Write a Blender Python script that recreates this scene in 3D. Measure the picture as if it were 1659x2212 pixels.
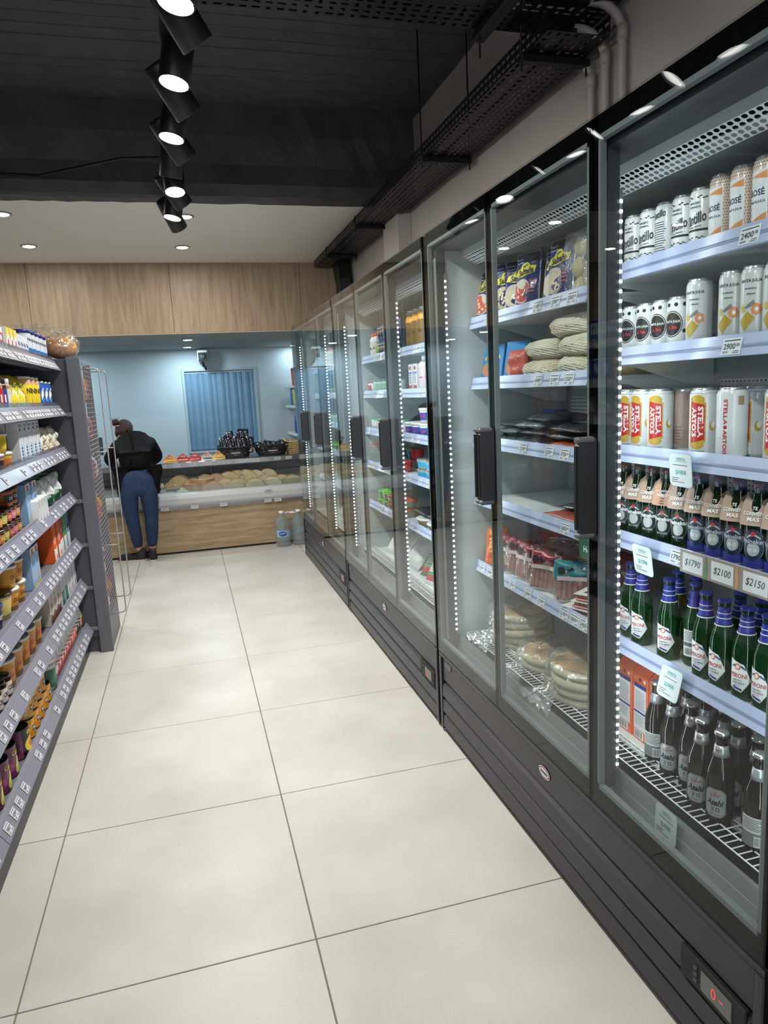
import bpy, math, random
from mathutils import Vector, Matrix

for o in list(bpy.data.objects):
    bpy.data.objects.remove(o)
S = bpy.context.scene
COL = S.collection
R = math.radians
PI = math.pi

# ------------------------------------------------------------------ camera
cam = bpy.data.objects.new('camera', bpy.data.cameras.new('camera'))
COL.objects.link(cam)
_rot = Matrix(((0.962, 0.092, -0.256), (-0.268, 0.150, -0.952), (-0.049, 0.984, 0.169)))
_z = _rot.col[2].normalized()
_x = _rot.col[1].cross(_z).normalized()
_y = _z.cross(_x)
cam.matrix_world = Matrix(((_x.x, _y.x, _z.x, 0), (_x.y, _y.y, _z.y, 0), (_x.z, _y.z, _z.z, 1.5), (0, 0, 0, 1)))
cam.data.sensor_fit = 'VERTICAL'
cam.data.sensor_height = 24.0
cam.data.lens = 1534.0 / 2212.0 * 24.0
cam.data.clip_start = 0.02
S.camera = cam

# ------------------------------------------------------------------ world, exposure
w = bpy.data.worlds.new('world')
w.use_nodes = True
w.node_tree.nodes['Background'].inputs[0].default_value = (0.6, 0.65, 0.7, 1)
w.node_tree.nodes['Background'].inputs[1].default_value = 3.0
S.world = w
S.view_settings.view_transform = 'Standard'
S.view_settings.look = 'None'
S.view_settings.gamma = 1
S.view_settings.use_curve_mapping = False
S.view_settings.exposure = 0.25
S.cycles.max_bounces = 9
S.cycles.transparent_max_bounces = 24
S.cycles.sample_clamp_indirect = 4.0
S.cycles.caustics_reflective = False
S.cycles.caustics_refractive = False

SPOT_W = 5.6      # each track spotlight
DOWN_W = 8.0       # each recessed downlight of the white ceiling
COOL_W = 9.0      # each cool downlight behind the counter
LED_W = 1.0        # each vertical LED strip in the fridges

def add_light(name, kind, loc, power, color, parent=None, aim=None, size=.05, size_y=None, spot=None, blend=.6):
    d = bpy.data.lights.new(name, kind)
    d.energy = power
    d.color = color
    if kind == 'AREA':
        d.shape = 'RECTANGLE' if size_y else 'DISK'
        d.size = size
        d.size_y = size_y or size
    else:
        d.shadow_soft_size = size
    if kind == 'SPOT':
        d.spot_size = spot
        d.spot_blend = blend
    o = bpy.data.objects.new(name, d)
    COL.objects.link(o)
    o.parent = parent
    o.location = loc
    if aim is not None:
        o.rotation_euler = Vector(aim).to_track_quat('-Z', 'Y').to_euler()
    return o

# ------------------------------------------------------------------ materials
def lin(c):
    return tuple(((v / 255) / 12.92 if v / 255 <= .04045 else ((v / 255 + .055) / 1.055) ** 2.4) for v in c)

MATS = {}

def mat(name, rgb, rough=.5, metal=0, spec=.5, emit=None, strength=0, bump=None, mottle=None, coat=0):
    """Principled material; bump=(scale, strength), mottle=(scale, amount) are noise driven."""
    if name in MATS:
        return MATS[name]
    m = bpy.data.materials.new(name)
    m.use_nodes = True
    nt = m.node_tree
    b = nt.nodes['Principled BSDF']
    c = lin(rgb) + (1,)
    b.inputs['Base Color'].default_value = c
    b.inputs['Roughness'].default_value = rough
    b.inputs['Metallic'].default_value = metal
    b.inputs['Specular IOR Level'].default_value = spec
    b.inputs['Coat Weight'].default_value = coat
    if emit:
        b.inputs['Emission Color'].default_value = lin(emit) + (1,)
        b.inputs['Emission Strength'].default_value = strength
    if bump or mottle:
        tc = nt.nodes.new('ShaderNodeTexCoord')
    if mottle:
        n = nt.nodes.new('ShaderNodeTexNoise')
        n.inputs['Scale'].default_value = mottle[0]
        n.inputs['Detail'].default_value = 6
        nt.links.new(tc.outputs['Object'], n.inputs['Vector'])
        mx = nt.nodes.new('ShaderNodeMix')
        mx.data_type = 'RGBA'
        mx.inputs[6].default_value = tuple(v * (1 - mottle[1]) for v in c[:3]) + (1,)
        mx.inputs[7].default_value = tuple(min(1, v * (1 + mottle[1])) for v in c[:3]) + (1,)
        mr = nt.nodes.new('ShaderNodeMapRange')
        mr.inputs['From Min'].default_value = .36
        mr.inputs['From Max'].default_value = .64
        nt.links.new(n.outputs['Fac'], mr.inputs['Value'])
        nt.links.new(mr.outputs[0], mx.inputs[0])
        nt.links.new(mx.outputs[2], b.inputs['Base Color'])
    if bump:
        n2 = nt.nodes.new('ShaderNodeTexNoise')
        n2.inputs['Scale'].default_value = bump[0]
        n2.inputs['Detail'].default_value = 4
        nt.links.new(tc.outputs['Object'], n2.inputs['Vector'])
        bp = nt.nodes.new('ShaderNodeBump')
        bp.inputs['Strength'].default_value = bump[1]
        bp.inputs['Distance'].default_value = .01
        nt.links.new(n2.outputs['Fac'], bp.inputs['Height'])
        nt.links.new(bp.outputs['Normal'], b.inputs['Normal'])
    MATS[name] = m
    return m

def clear(name, tint, f0=.05, body=None, opacity=0., rough=.0, bump=None, power=5.):
    """Thin clear sheet: tinted transmission plus Schlick reflection, optionally part opaque."""
    if name in MATS:
        return MATS[name]
    m = bpy.data.materials.new(name)
    m.use_nodes = True
    nt = m.node_tree
    nt.nodes.clear()
    N = nt.nodes.new
    out = N('ShaderNodeOutputMaterial')
    tr = N('ShaderNodeBsdfTransparent')
    tr.inputs[0].default_value = lin(tint) + (1,)
    gl = N('ShaderNodeBsdfGlossy')
    gl.inputs['Roughness'].default_value = rough
    gl.inputs['Color'].default_value = (1, 1, 1, 1)
    lw = N('ShaderNodeLayerWeight')
    lw.inputs['Blend'].default_value = .5
    pw = N('ShaderNodeMath'); pw.operation = 'POWER'; pw.inputs[1].default_value = power
    ma = N('ShaderNodeMath'); ma.operation = 'MULTIPLY_ADD'
    ma.inputs[1].default_value = 1 - f0
    ma.inputs[2].default_value = f0
    nt.links.new(lw.outputs['Facing'], pw.inputs[0])
    nt.links.new(pw.outputs[0], ma.inputs[0])
    base = tr
    if opacity:
        df = N('ShaderNodeBsdfDiffuse')
        df.inputs[0].default_value = lin(body or tint) + (1,)
        mo = N('ShaderNodeMixShader')
        mo.inputs[0].default_value = opacity
        nt.links.new(tr.outputs[0], mo.inputs[1])
        nt.links.new(df.outputs[0], mo.inputs[2])
        base = mo
    mx = N('ShaderNodeMixShader')
    nt.links.new(ma.outputs[0], mx.inputs[0])
    nt.links.new(base.outputs[0], mx.inputs[1])
    nt.links.new(gl.outputs[0], mx.inputs[2])
    nt.links.new(mx.outputs[0], out.inputs[0])
    if bump:
        tc = N('ShaderNodeTexCoord'); n2 = N('ShaderNodeTexNoise'); bp = N('ShaderNodeBump')
        n2.inputs['Scale'].default_value = bump[0]
        bp.inputs['Strength'].default_value = bump[1]
        bp.inputs['Distance'].default_value = .02
        nt.links.new(tc.outputs['Object'], n2.inputs['Vector'])
        nt.links.new(n2.outputs['Fac'], bp.inputs['Height'])
        nt.links.new(bp.outputs['Normal'], gl.inputs['Normal'])
        nt.links.new(bp.outputs['Normal'], lw.inputs['Normal'])
    MATS[name] = m
    return m

def emis(name, rgb, strength):
    if name in MATS:
        return MATS[name]
    m = bpy.data.materials.new(name)
    m.use_nodes = True
    nt = m.node_tree
    nt.nodes.clear()
    e = nt.nodes.new('ShaderNodeEmission')
    e.inputs[0].default_value = lin(rgb) + (1,)
    e.inputs[1].default_value = strength
    o = nt.nodes.new('ShaderNodeOutputMaterial')
    nt.links.new(e.outputs[0], o.inputs[0])
    MATS[name] = m
    return m

def wood_mat(name, light, dark, axis_scale, rough=.5):
    m = bpy.data.materials.new(name)
    m.use_nodes = True
    nt = m.node_tree
    b = nt.nodes['Principled BSDF']
    b.inputs['Roughness'].default_value = rough
    tc = nt.nodes.new('ShaderNodeTexCoord')
    mp = nt.nodes.new('ShaderNodeMapping')
    mp.inputs['Scale'].default_value = axis_scale
    n = nt.nodes.new('ShaderNodeTexNoise')
    n.inputs['Scale'].default_value = 3.0
    n.inputs['Detail'].default_value = 10
    n.inputs['Roughness'].default_value = .62
    n.inputs['Distortion'].default_value = .6
    cr = nt.nodes.new('ShaderNodeValToRGB')
    cr.color_ramp.elements[0].position = .36
    cr.color_ramp.elements[0].color = lin(dark) + (1,)
    cr.color_ramp.elements[1].position = .62
    cr.color_ramp.elements[1].color = lin(light) + (1,)
    nt.links.new(tc.outputs['Object'], mp.inputs[0])
    nt.links.new(mp.outputs[0], n.inputs['Vector'])
    nt.links.new(n.outputs['Fac'], cr.inputs[0])
    nt.links.new(cr.outputs[0], b.inputs['Base Color'])
    bp = nt.nodes.new('ShaderNodeBump')
    bp.inputs['Strength'].default_value = .15
    bp.inputs['Distance'].default_value = .004
    nt.links.new(n.outputs['Fac'], bp.inputs['Height'])
    nt.links.new(bp.outputs['Normal'], b.inputs['Normal'])
    return m

def tile_mat():
    m = bpy.data.materials.new('porcelain tile')
    m.use_nodes = True
    nt = m.node_tree
    b = nt.nodes['Principled BSDF']
    tc = nt.nodes.new('ShaderNodeTexCoord')
    geo = nt.nodes.new('ShaderNodeNewGeometry')
    n1 = nt.nodes.new('ShaderNodeTexNoise'); n1.inputs['Scale'].default_value = 2.2; n1.inputs['Detail'].default_value = 8
    n2 = nt.nodes.new('ShaderNodeTexNoise'); n2.inputs['Scale'].default_value = 160; n2.inputs['Detail'].default_value = 2
    nt.links.new(geo.outputs['Position'], n1.inputs['Vector'])
    nt.links.new(geo.outputs['Position'], n2.inputs['Vector'])
    cr = nt.nodes.new('ShaderNodeValToRGB')
    cr.color_ramp.elements[0].position = .3; cr.color_ramp.elements[0].color = lin((178, 175, 168)) + (1,)
    cr.color_ramp.elements[1].position = .7; cr.color_ramp.elements[1].color = lin((197, 195, 189)) + (1,)
    nt.links.new(n1.outputs['Fac'], cr.inputs[0])
    c2 = nt.nodes.new('ShaderNodeValToRGB')
    c2.color_ramp.elements[0].position = .22; c2.color_ramp.elements[0].color = (.86, .855, .84, 1)
    c2.color_ramp.elements[1].position = .42; c2.color_ramp.elements[1].color = (1, 1, 1, 1)
    nt.links.new(n2.outputs['Fac'], c2.inputs[0])
    mx = nt.nodes.new('ShaderNodeMix'); mx.data_type = 'RGBA'; mx.blend_type = 'MULTIPLY'; mx.inputs[0].default_value = 1
    nt.links.new(cr.outputs[0], mx.inputs[6]); nt.links.new(c2.outputs[0], mx.inputs[7])
    nt.links.new(mx.outputs[2], b.inputs['Base Color'])
    b.inputs['Roughness'].default_value = .38
    b.inputs['Specular IOR Level'].default_value = .35
    bp = nt.nodes.new('ShaderNodeBump'); bp.inputs['Strength'].default_value = .05; bp.inputs['Distance'].default_value = .002
    nt.links.new(n1.outputs['Fac'], bp.inputs['Height']); nt.links.new(bp.outputs['Normal'], b.inputs['Normal'])
    return m

WHITE = mat('white print', (235, 236, 236), .45)
BLACK = mat('black print', (18, 18, 20), .45)
K = lambda r, g, b: mat('paint %d %d %d' % (r, g, b), (r, g, b), .42)

# ------------------------------------------------------------------ mesh builder
_txt = {}

def glyphs(s, size=1., shear=0., bold=0.):
    """Flat triangles of a line of writing, centred on its own box; (points, triangles, width, height)."""
    key = (s, shear, bold)
    if key not in _txt:
        cu = bpy.data.curves.new('t', 'FONT')
        cu.body = s
        cu.size = 1
        cu.resolution_u = 2
        cu.shear = shear
        cu.offset = bold
        cu.fill_mode = 'FRONT' if hasattr(cu, 'fill_mode') and cu.dimensions == '3D' else cu.fill_mode
        ob = bpy.data.objects.new('t', cu)
        me = ob.to_mesh()
        me.calc_loop_triangles()
        pts = [(v.co.x, v.co.y) for v in me.vertices]
        tris = [tuple(t.vertices) for t in me.loop_triangles]
        ob.to_mesh_clear()
        bpy.data.objects.remove(ob)
        bpy.data.curves.remove(cu)
        if pts:
            x0 = min(p[0] for p in pts); x1 = max(p[0] for p in pts)
            y0 = min(p[1] for p in pts); y1 = max(p[1] for p in pts)
        else:
            x0 = x1 = y0 = y1 = 0
        pts = [(p[0] - (x0 + x1) / 2, p[1] - (y0 + y1) / 2) for p in pts]
        _txt[key] = (pts, tris, x1 - x0, y1 - y0)
    return _txt[key]

class MB:
    def __init__(self):
        self.v = []; self.f = []; self.m = []; self.mats = []; self.sm = []
        self.T = None

    def mi(self, m):
        if m not in self.mats:
            self.mats.append(m)
        return self.mats.index(m)

    def add(self, vs, fs, m, smooth=False):
        o = len(self.v)
        if self.T is not None:
            vs = [tuple(self.T @ Vector(p)) for p in vs]
        self.v += [tuple(p) for p in vs]
        self.f += [tuple(i + o for i in f) for f in fs]
        i = self.mi(m)
        self.m += [i] * len(fs)
        self.sm += [smooth] * len(fs)
        return self

    def box(self, x0, y0, z0, x1, y1, z1, m, c=0.):
        if c <= 0:
            vs = [(x, y, z) for z in (z0, z1) for y in (y0, y1) for x in (x0, x1)]
            fs = [(0, 2, 3, 1), (4, 5, 7, 6), (0, 1, 5, 4), (2, 6, 7, 3), (0, 4, 6, 2), (1, 3, 7, 5)]
            return self.add(vs, fs, m)
        vs = []; idx = {}
        for sx in (0, 1):
            for sy in (0, 1):
                for sz in (0, 1):
                    X = (x0, x1)[sx]; Y = (y0, y1)[sy]; Z = (z0, z1)[sz]
                    dx = c if sx == 0 else -c; dy = c if sy == 0 else -c; dz = c if sz == 0 else -c
                    for a, p in enumerate(((X, Y + dy, Z + dz), (X + dx, Y, Z + dz), (X + dx, Y + dy, Z))):
                        idx[(sx, sy, sz, a)] = len(vs); vs.append(p)
        g = lambda *k: idx[k]
        fs = []
        for s in (0, 1):
            q = [g(s, 0, 0, 0), g(s, 1, 0, 0), g(s, 1, 1, 0), g(s, 0, 1, 0)]; fs.append(q if s else q[::-1])
            q = [g(0, s, 0, 1), g(1, s, 0, 1), g(1, s, 1, 1), g(0, s, 1, 1)]; fs.append(q if not s else q[::-1])
            q = [g(0, 0, s, 2), g(1, 0, s, 2), g(1, 1, s, 2), g(0, 1, s, 2)]; fs.append(q if s else q[::-1])
        for a in (0, 1):
            for b in (0, 1):
                fs.append([g(a, b, 0, 0), g(a, b, 1, 0), g(a, b, 1, 1), g(a, b, 0, 1)])
                fs.append([g(a, 0, b, 0), g(a, 1, b, 0), g(a, 1, b, 2), g(a, 0, b, 2)])
                fs.append([g(0, a, b, 1), g(1, a, b, 1), g(1, a, b, 2), g(0, a, b, 2)])
                for s in (0, 1):
                    fs.append([g(a, b, s, 0), g(a, b, s, 1), g(a, b, s, 2)])
        fs = [tuple(f) for f in dict.fromkeys(map(tuple, fs))]
        return self.add(vs, fs, m)

    def prism(self, pts, a0, a1, m, axis='y'):
        """Extrude a 2D outline: axis y -> pts are (x,z); x -> (y,z); z -> (x,y)."""
        n = len(pts)
        f3 = {'y': lambda p, a: (p[0], a, p[1]), 'x': lambda p, a: (a, p[0], p[1]), 'z': lambda p, a: (p[0], p[1], a)}[axis]
        vs = [f3(p, a0) for p in pts] + [f3(p, a1) for p in pts]
        fs = [(i, (i + 1) % n, n + (i + 1) % n, n + i) for i in range(n)] + [tuple(range(n))[::-1], tuple(range(n, 2 * n))]
        return self.add(vs, fs, m)

    def lathe(self, prof, m, n=20, c=(0, 0, 0), sx=1., sy=1., mats=None, p=2.):
        """prof: list of (r, z); mats: one material per segment."""
        vs = []; cx, cy, cz = c
        def sup(a, r):
            ca, sa = math.cos(a), math.sin(a)
            if p == 2.:
                return r * ca, r * sa
            k = (abs(ca) ** p + abs(sa) ** p) ** (-1 / p)
            return r * ca * k, r * sa * k
        for r, z in prof:
            for i in range(n):
                x, y = sup(2 * PI * i / n, r)
                vs.append((cx + x * sx, cy + y * sy, cz + z))
        o = len(self.v)
        first = True
        for k in range(len(prof) - 1):
            fs = [(k * n + i, k * n + (i + 1) % n, (k + 1) * n + (i + 1) % n, (k + 1) * n + i) for i in range(n)]
            mm = mats[k] if mats else m
            if first:
                self.add(vs, fs, mm, True); first = False
            else:
                self.f += [tuple(i + o for i in f) for f in fs]
                self.m += [self.mi(mm)] * n; self.sm += [True] * n
        mm0 = mats[0] if mats else m; mm1 = mats[-1] if mats else m
        self.f += [tuple(o + i for i in range(n))[::-1], tuple(o + (len(prof) - 1) * n + i for i in range(n))]
        self.m += [self.mi(mm0), self.mi(mm1)]; self.sm += [False, False]
        return self

    def tube(self, pts, r, m, n=6, closed=False):
        P = [Vector(p) for p in pts]
        vs = []
        L = len(P)
        prev = None
        for i, p in enumerate(P):
            a = P[(i - 1) % L] if (closed or i > 0) else p
            b = P[(i + 1) % L] if (closed or i < L - 1) else p
            t = (b - a).normalized()
            if prev is None:
                up = Vector((0, 0, 1)) if abs(t.z) < .9 else Vector((1, 0, 0))
                u = t.cross(up).normalized()
            else:
                u = (prev - t * prev.dot(t)).normalized()
            prev = u
            v = t.cross(u)
            for k in range(n):
                q = p + (u * math.cos(2 * PI * k / n) + v * math.sin(2 * PI * k / n)) * r
                vs.append(tuple(q))
        fs = []
        for i in range(L if closed else L - 1):
            j = (i + 1) % L
            fs += [(i * n + k, i * n + (k + 1) % n, j * n + (k + 1) % n, j * n + k) for k in range(n)]
        if not closed:
            fs += [tuple(range(n))[::-1], tuple(range((L - 1) * n, L * n))]
        return self.add(vs, fs, m, n > 4)

    def bar(self, a, b, r, m, n=4):
        return self.tube([a, b], r, m, n)

    def perf(self, nu, nv, cu, cv, hole, P, m, closed=None):
        """Plate with real holes; hole(i,j)->(half u, half v) or None; P(u,v)->point."""
        vs = []; fs = []
        for i in range(nu):
            for j in range(nv):
                u0, v0, u1, v1 = i * cu, j * cv, (i + 1) * cu, (j + 1) * cv
                h = hole(i, j)
                o = len(vs)
                vs += [P(u0, v0), P(u1, v0), P(u1, v1), P(u0, v1)]
                if h is None:
                    fs.append((o, o + 1, o + 2, o + 3)); continue
                hu, hv = h
                c = min(hu, hv) * .6
                mu, mv = (u0 + u1) / 2, (v0 + v1) / 2
                vs += [P(mu - hu + c, mv - hv), P(mu + hu - c, mv - hv), P(mu + hu, mv - hv + c), P(mu + hu, mv + hv - c),
                       P(mu + hu - c, mv + hv), P(mu - hu + c, mv + hv), P(mu - hu, mv + hv - c), P(mu - hu, mv - hv + c)]
                q = [o + 4 + k for k in range(8)]
                fs += [(o, o + 1, q[1], q[0]), (o + 1, q[2], q[1]), (o + 1, o + 2, q[3], q[2]), (o + 2, q[4], q[3]),
                       (o + 2, o + 3, q[5], q[4]), (o + 3, q[6], q[5]), (o + 3, o, q[7], q[6]), (o, q[0], q[7])]
        return self.add(vs, fs, m)

    # ---- flat print, laid on a surface by a map (x, z, lift) -> point
    def conv(self, pts, m, mp, lift=.0004, step=.006):
        xs = [p[0] for p in pts]
        x0, x1 = min(xs), max(xs)
        n = max(1, int(math.ceil((x1 - x0) / step)))
        cuts = sorted(set([x0 + (x1 - x0) * i / n for i in range(n + 1)] + xs))
        vs = []; fs = []
        N = len(pts)
        for x in cuts:
            zs = []
            for i in range(N):
                a, b = pts[i], pts[(i + 1) % N]
                if min(a[0], b[0]) - 1e-9 <= x <= max(a[0], b[0]) + 1e-9:
                    if abs(a[0] - b[0]) < 1e-9:
                        zs += [a[1], b[1]]
                    else:
                        zs.append(a[1] + (b[1] - a[1]) * (x - a[0]) / (b[0] - a[0]))
            vs += [mp(x, min(zs), lift), mp(x, max(zs), lift)]
        for i in range(len(cuts) - 1):
            if cuts[i + 1] - cuts[i] > 1e-7:
                fs.append((2 * i, 2 * i + 2, 2 * i + 3, 2 * i + 1))
        return self.add(vs, fs, m)

    def rect(self, x0, z0, x1, z1, m, mp, lift=.0004):
        return self.conv([(x0, z0), (x1, z0), (x1, z1), (x0, z1)], m, mp, lift)

    def disc(self, cx, cz, rx, rz, m, mp, lift=.0004, n=16):
        return self.conv([(cx + rx * math.cos(2 * PI * i / n), cz + rz * math.sin(2 * PI * i / n)) for i in range(n)], m, mp, lift)

    def text(self, s, cx, cz, w, m, mp, lift=.0008, h=None, rot=0., shear=0., bold=.02):
        pts, tris, tw, th = glyphs(s, 1, shear, bold)
        if not pts:
            return self
        k = w / tw
        kz = (h / th) if h else k
        ca, sa = math.cos(rot), math.sin(rot)
        vs = []
        for x, y in pts:
            x *= k; y *= kz
            vs.append(mp(cx + x * ca - y * sa, cz + x * sa + y * ca, lift))
        return self.add(vs, tris, m)

    def mesh(self, name):
        me = bpy.data.meshes.new(name)
        me.from_pydata(self.v, [], self.f)
        for m in self.mats:
            me.materials.append(m)
        me.polygons.foreach_set('material_index', self.m)
        me.polygons.foreach_set('use_smooth', self.sm)
        me.update()
        return me

    def build(self, name, parent=None, loc=(0, 0, 0), rz=0., kind=None, label=None):
        o = bpy.data.objects.new(name, self.mesh(name))
        COL.objects.link(o)
        o.parent = parent
        o.location = loc
        o.rotation_euler = (0, 0, rz)
        if kind:
            o['kind'] = kind
        if label:
            o['label'] = label
        return o

def flat(origin, right, up):
    """Map for print on a plane; lift goes along the outward normal."""
    O, A, B = Vector(origin), Vector(right).normalized(), Vector(up).normalized()
    N = A.cross(B)
    return lambda x, z, l=0: tuple(O + A * x + B * z + N * l)

def cylmap(r, r2=None, h=1., c=(0, 0)):
    """Print wrapped on a can or tub whose front is -Y; r at the foot, r2 at height h."""
    r2 = r if r2 is None else r2
    def f(x, z, l=0):
        rr = r + (r2 - r) * min(1, max(0, z / h)) + l
        a = x / max(r, r2)
        return (c[0] + rr * math.sin(a), c[1] - rr * math.cos(a), z)
    return f

def tag(o, label=None, cat=None, group=None, kind=None):
    if label: o['label'] = label
    if cat: o['category'] = cat
    if group: o['group'] = group
    if kind: o['kind'] = kind
    return o

def empty(name, loc=(0, 0, 0), rz=0.):
    o = bpy.data.objects.new(name, None)
    o.empty_display_size = .05
    COL.objects.link(o)
    o.location = loc
    o.rotation_euler = (0, 0, rz)
    return o

def clone(me, name, parent=None, loc=(0, 0, 0), rot=(0, 0, 0), scale=None, label=None):
    o = bpy.data.objects.new(name, me)
    COL.objects.link(o)
    o.parent = parent
    o.location = loc
    o.rotation_euler = rot
    if scale: o.scale = scale
    if label: o['label'] = label
    return o

# ================================================================== the setting
cream = mat('cream wall paint', (166, 159, 153), .7, mottle=(3, .03))
blackpaint = mat('black ceiling paint', (74, 75, 77), .7, bump=(30, .3), mottle=(9, .12))
beampaint = mat('black rough plaster paint', (62, 62, 64), .6, bump=(13, .4), mottle=(5, .2))
whiteceil = mat('white ceiling paint', (232, 229, 222), .8)
bluewall = mat('pale back wall paint', (192, 203, 206), .7)
concrete = mat('grey concrete', (150, 156, 156), .7, mottle=(3, .08), bump=(12, .2))
grout = mat('grey grout', (112, 106, 98), .9)
tile = tile_mat()
soffit_wood = wood_mat('pale oak upright grain', (164, 144, 118), (136, 118, 95), (9, 9, .7))
counter_wood = wood_mat('pale oak lying grain', (178, 157, 124), (146, 125, 95), (.8, .8, 9))
WX = 1.64

fl = MB().box(-3.4, -4, -.05, WX + .1, 9.5, -.0035, grout).build('floor', kind='structure')
P0 = .765
tm = MB().box(0, 0, -.02, P0 - .004, P0 - .004, 0, tile, .0012).mesh('tile')
for i in range(-5, 2):
    for j in range(-5, 10):
        wdt = min(P0 - .004, WX - (.218 + i * P0))
        if wdt < .1: continue
        clone(tm, 'tile', fl, (.218 + i * P0, .232 + j * P0, 0), scale=(wdt / (P0 - .004), 1, 1))

# board-marked black slab
b = MB()
yy = -4.0; rnd = random.Random(3); prof = []
while yy < 4.9:
    wd = .115 + rnd.uniform(-.012, .012)
    d = rnd.uniform(-.004, .004)
    prof += [(yy, 3.32), (yy + .004, 3.31 + d), (yy + wd - .004, 3.31 + d * .5), (yy + wd, 3.32)]
    yy += wd
vs = []; fs = []
for k, (y, z) in enumerate(prof):
    for i in range(24):
        x = -3.4 + i * (WX + 3.5) / 23
        vs.append((x, y + .005 * math.sin(x * 2.1 + y), z + .0015 * math.sin(9 * x + 5 * y)))
    if k:
        fs += [((k - 1) * 24 + i, (k - 1) * 24 + i + 1, k * 24 + i + 1, k * 24 + i) for i in range(23)]
b.add(vs, fs, blackpaint)
b.box(-3.4, -4, 3.34, WX + .1, 5.1, 3.4, blackpaint)
b.build('ceiling', kind='structure')

# beam
b = MB()
nx = 60; vs = []; fs = []; rnd = random.Random(8)
rows = [(4.86, 3.32), (4.85, 3.12), (4.862, 2.95), (4.85, 2.83), (4.87, 2.765), (4.90, 2.752), (5.03, 2.755), (5.05, 2.83)]
for k, (y, z) in enumerate(rows):
    for i in range(nx):
        vs.append((-3.4 + i * (WX + 3.4) / (nx - 1), y + rnd.uniform(-.005, .005), z + rnd.uniform(-.004, .004) * (0 < k < 7)))
    if k:
        fs += [((k - 1) * nx + i, (k - 1) * nx + i + 1, k * nx + i + 1, k * nx + i) for i in range(nx - 1)]
b.add(vs, fs, beampaint)
b.box(-3.4, 4.9, 2.8, WX, 5.04, 3.33, beampaint)
b.build('trim_1', kind='structure')
MB().box(-3.4, 5.03, 2.76, WX, 7.2, 2.80, whiteceil).build('ceiling', kind='structure')
MB().box(-3.4, 7.17, 2.12, WX, 9.45, 2.16, concrete).build('ceiling', kind='structure')
t3 = MB().box(-3.4, 7.165, 2.13, WX, 7.185, 2.78, mat('panel backing', (70, 60, 50))).build('trim_2', kind='structure')
for k, (a, c_) in enumerate(((-3.4, -2.473), (-2.47, -1.253), (-1.25, -.033), (-.03, 1.187), (1.19, WX))):
    MB().box(a, 7.147, 2.125, c_, 7.165, 2.76, soffit_wood, .001).build('panel', t3)
MB().box(-3.4, 7.15, 2.118, WX, 7.19, 2.125, mat('pale edging', (196, 170, 140))).build('trim_3', kind='structure')
MB().box(WX, -4, 0, WX + .1, 9.5, 3.4, cream).build('wall_right', kind='structure')
b = MB()   # black paint lapping down from the slab on to the wall, ragged edge
rnd = random.Random(5); vs = []; fs = []
for i in range(140):
    y = -1 + i * .043
    vs += [(WX - .004, y, 3.33), (WX - .004, y, 3.27 + rnd.uniform(-.012, .012)), (WX, y, 3.27)]
    if i:
        fs += [(3 * i - 3, 3 * i, 3 * i + 1, 3 * i - 2), (3 * i - 2, 3 * i + 1, 3 * i + 2, 3 * i - 1)]
b.add(vs, fs, blackpaint).build('trim_4', kind='structure')
MB().box(WX - .10, 4.98, 0, WX, 5.35, 2.80, cream, .002).build('trim_5', kind='structure')
MB().box(-3.5, -4, 0, -3.4, 9.5, 3.4, cream).build('wall_left', kind='structure')
b = MB()
for (x0, z0, x1, z1) in ((-3.4, 0, -3.0, 3.4), (1.2, 0, WX, 3.4), (-3.0, 0, 1.2, .3), (-3.0, 2.9, 1.2, 3.4)):  # unseen wall, its opening added to let fill light in from the world
    b.box(x0, -4.1, z0, x1, -4, z1, cream)
b.build('wall_front', kind='structure')
wb = MB()
for (x0, z0, x1, z1) in ((-3.4, 0, .02, 2.16), (.89, 0, WX, 2.16), (.02, 0, .89, .85), (.02, 1.86, .89, 2.16)):
    wb.box(x0, 9.4, z0, x1, 9.5, z1, bluewall)
wb.build('wall_back', kind='structure')
wf = empty('window_1', (.455, 9.4, .85)); wf['kind'] = 'structure'
fm = mat('pale window frame', (176, 190, 194), .5)
b = MB()
for (x0, z0, x1, z1) in ((-.46, -.02, -.43, 1.03), (.43, -.02, .46, 1.03), (-.43, 1.0, .43, 1.03), (-.43, -.03, .43, 0)):
    b.box(x0, -.02, z0, x1, .03, z1, fm)
b.build('window_frame', wf)
MB().box(-.45, .09, -.02, .45, .1, 1.04, mat('pane backing', (146, 176, 196), .6)).build('pane', wf)
pvc = clear('blue pvc strip', (165, 195, 214), .04, (146, 182, 206), .62, .2, (14, .3))
ct = empty('strip_curtain', (.455, 9.42, .86))
tag(ct, 'pale blue translucent plastic strip curtain filling the opening in the back wall', 'curtain')
MB().box(-.43, -.012, .96, .43, .012, 1.0, fm).build('rail', ct)
for i in range(11):
    x = -.43 + i * .079
    b = MB(); n = 6; vs = []; fs = []
    for zi in range(8):
        for k in range(n + 1):
            u = k / n
            vs.append((x + u * .086, (-.008 if i % 2 else .004) - .009 * math.sin(PI * u) + .002 * math.sin(zi * 1.7 + i), .005 + zi * .137))
        if zi:
            fs += [((zi - 1) * (n + 1) + k, (zi - 1) * (n + 1) + k + 1, zi * (n + 1) + k + 1, zi * (n + 1) + k) for k in range(n)]
    b.add(vs, fs, pvc, True).build('strip', ct)

# ================================================================== cable trays, conduits
traym = mat('black tray steel', (34, 34, 35), .42, metal=.6)
rodm = mat('black threaded rod', (22, 22, 23), .5, metal=.5)

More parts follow.
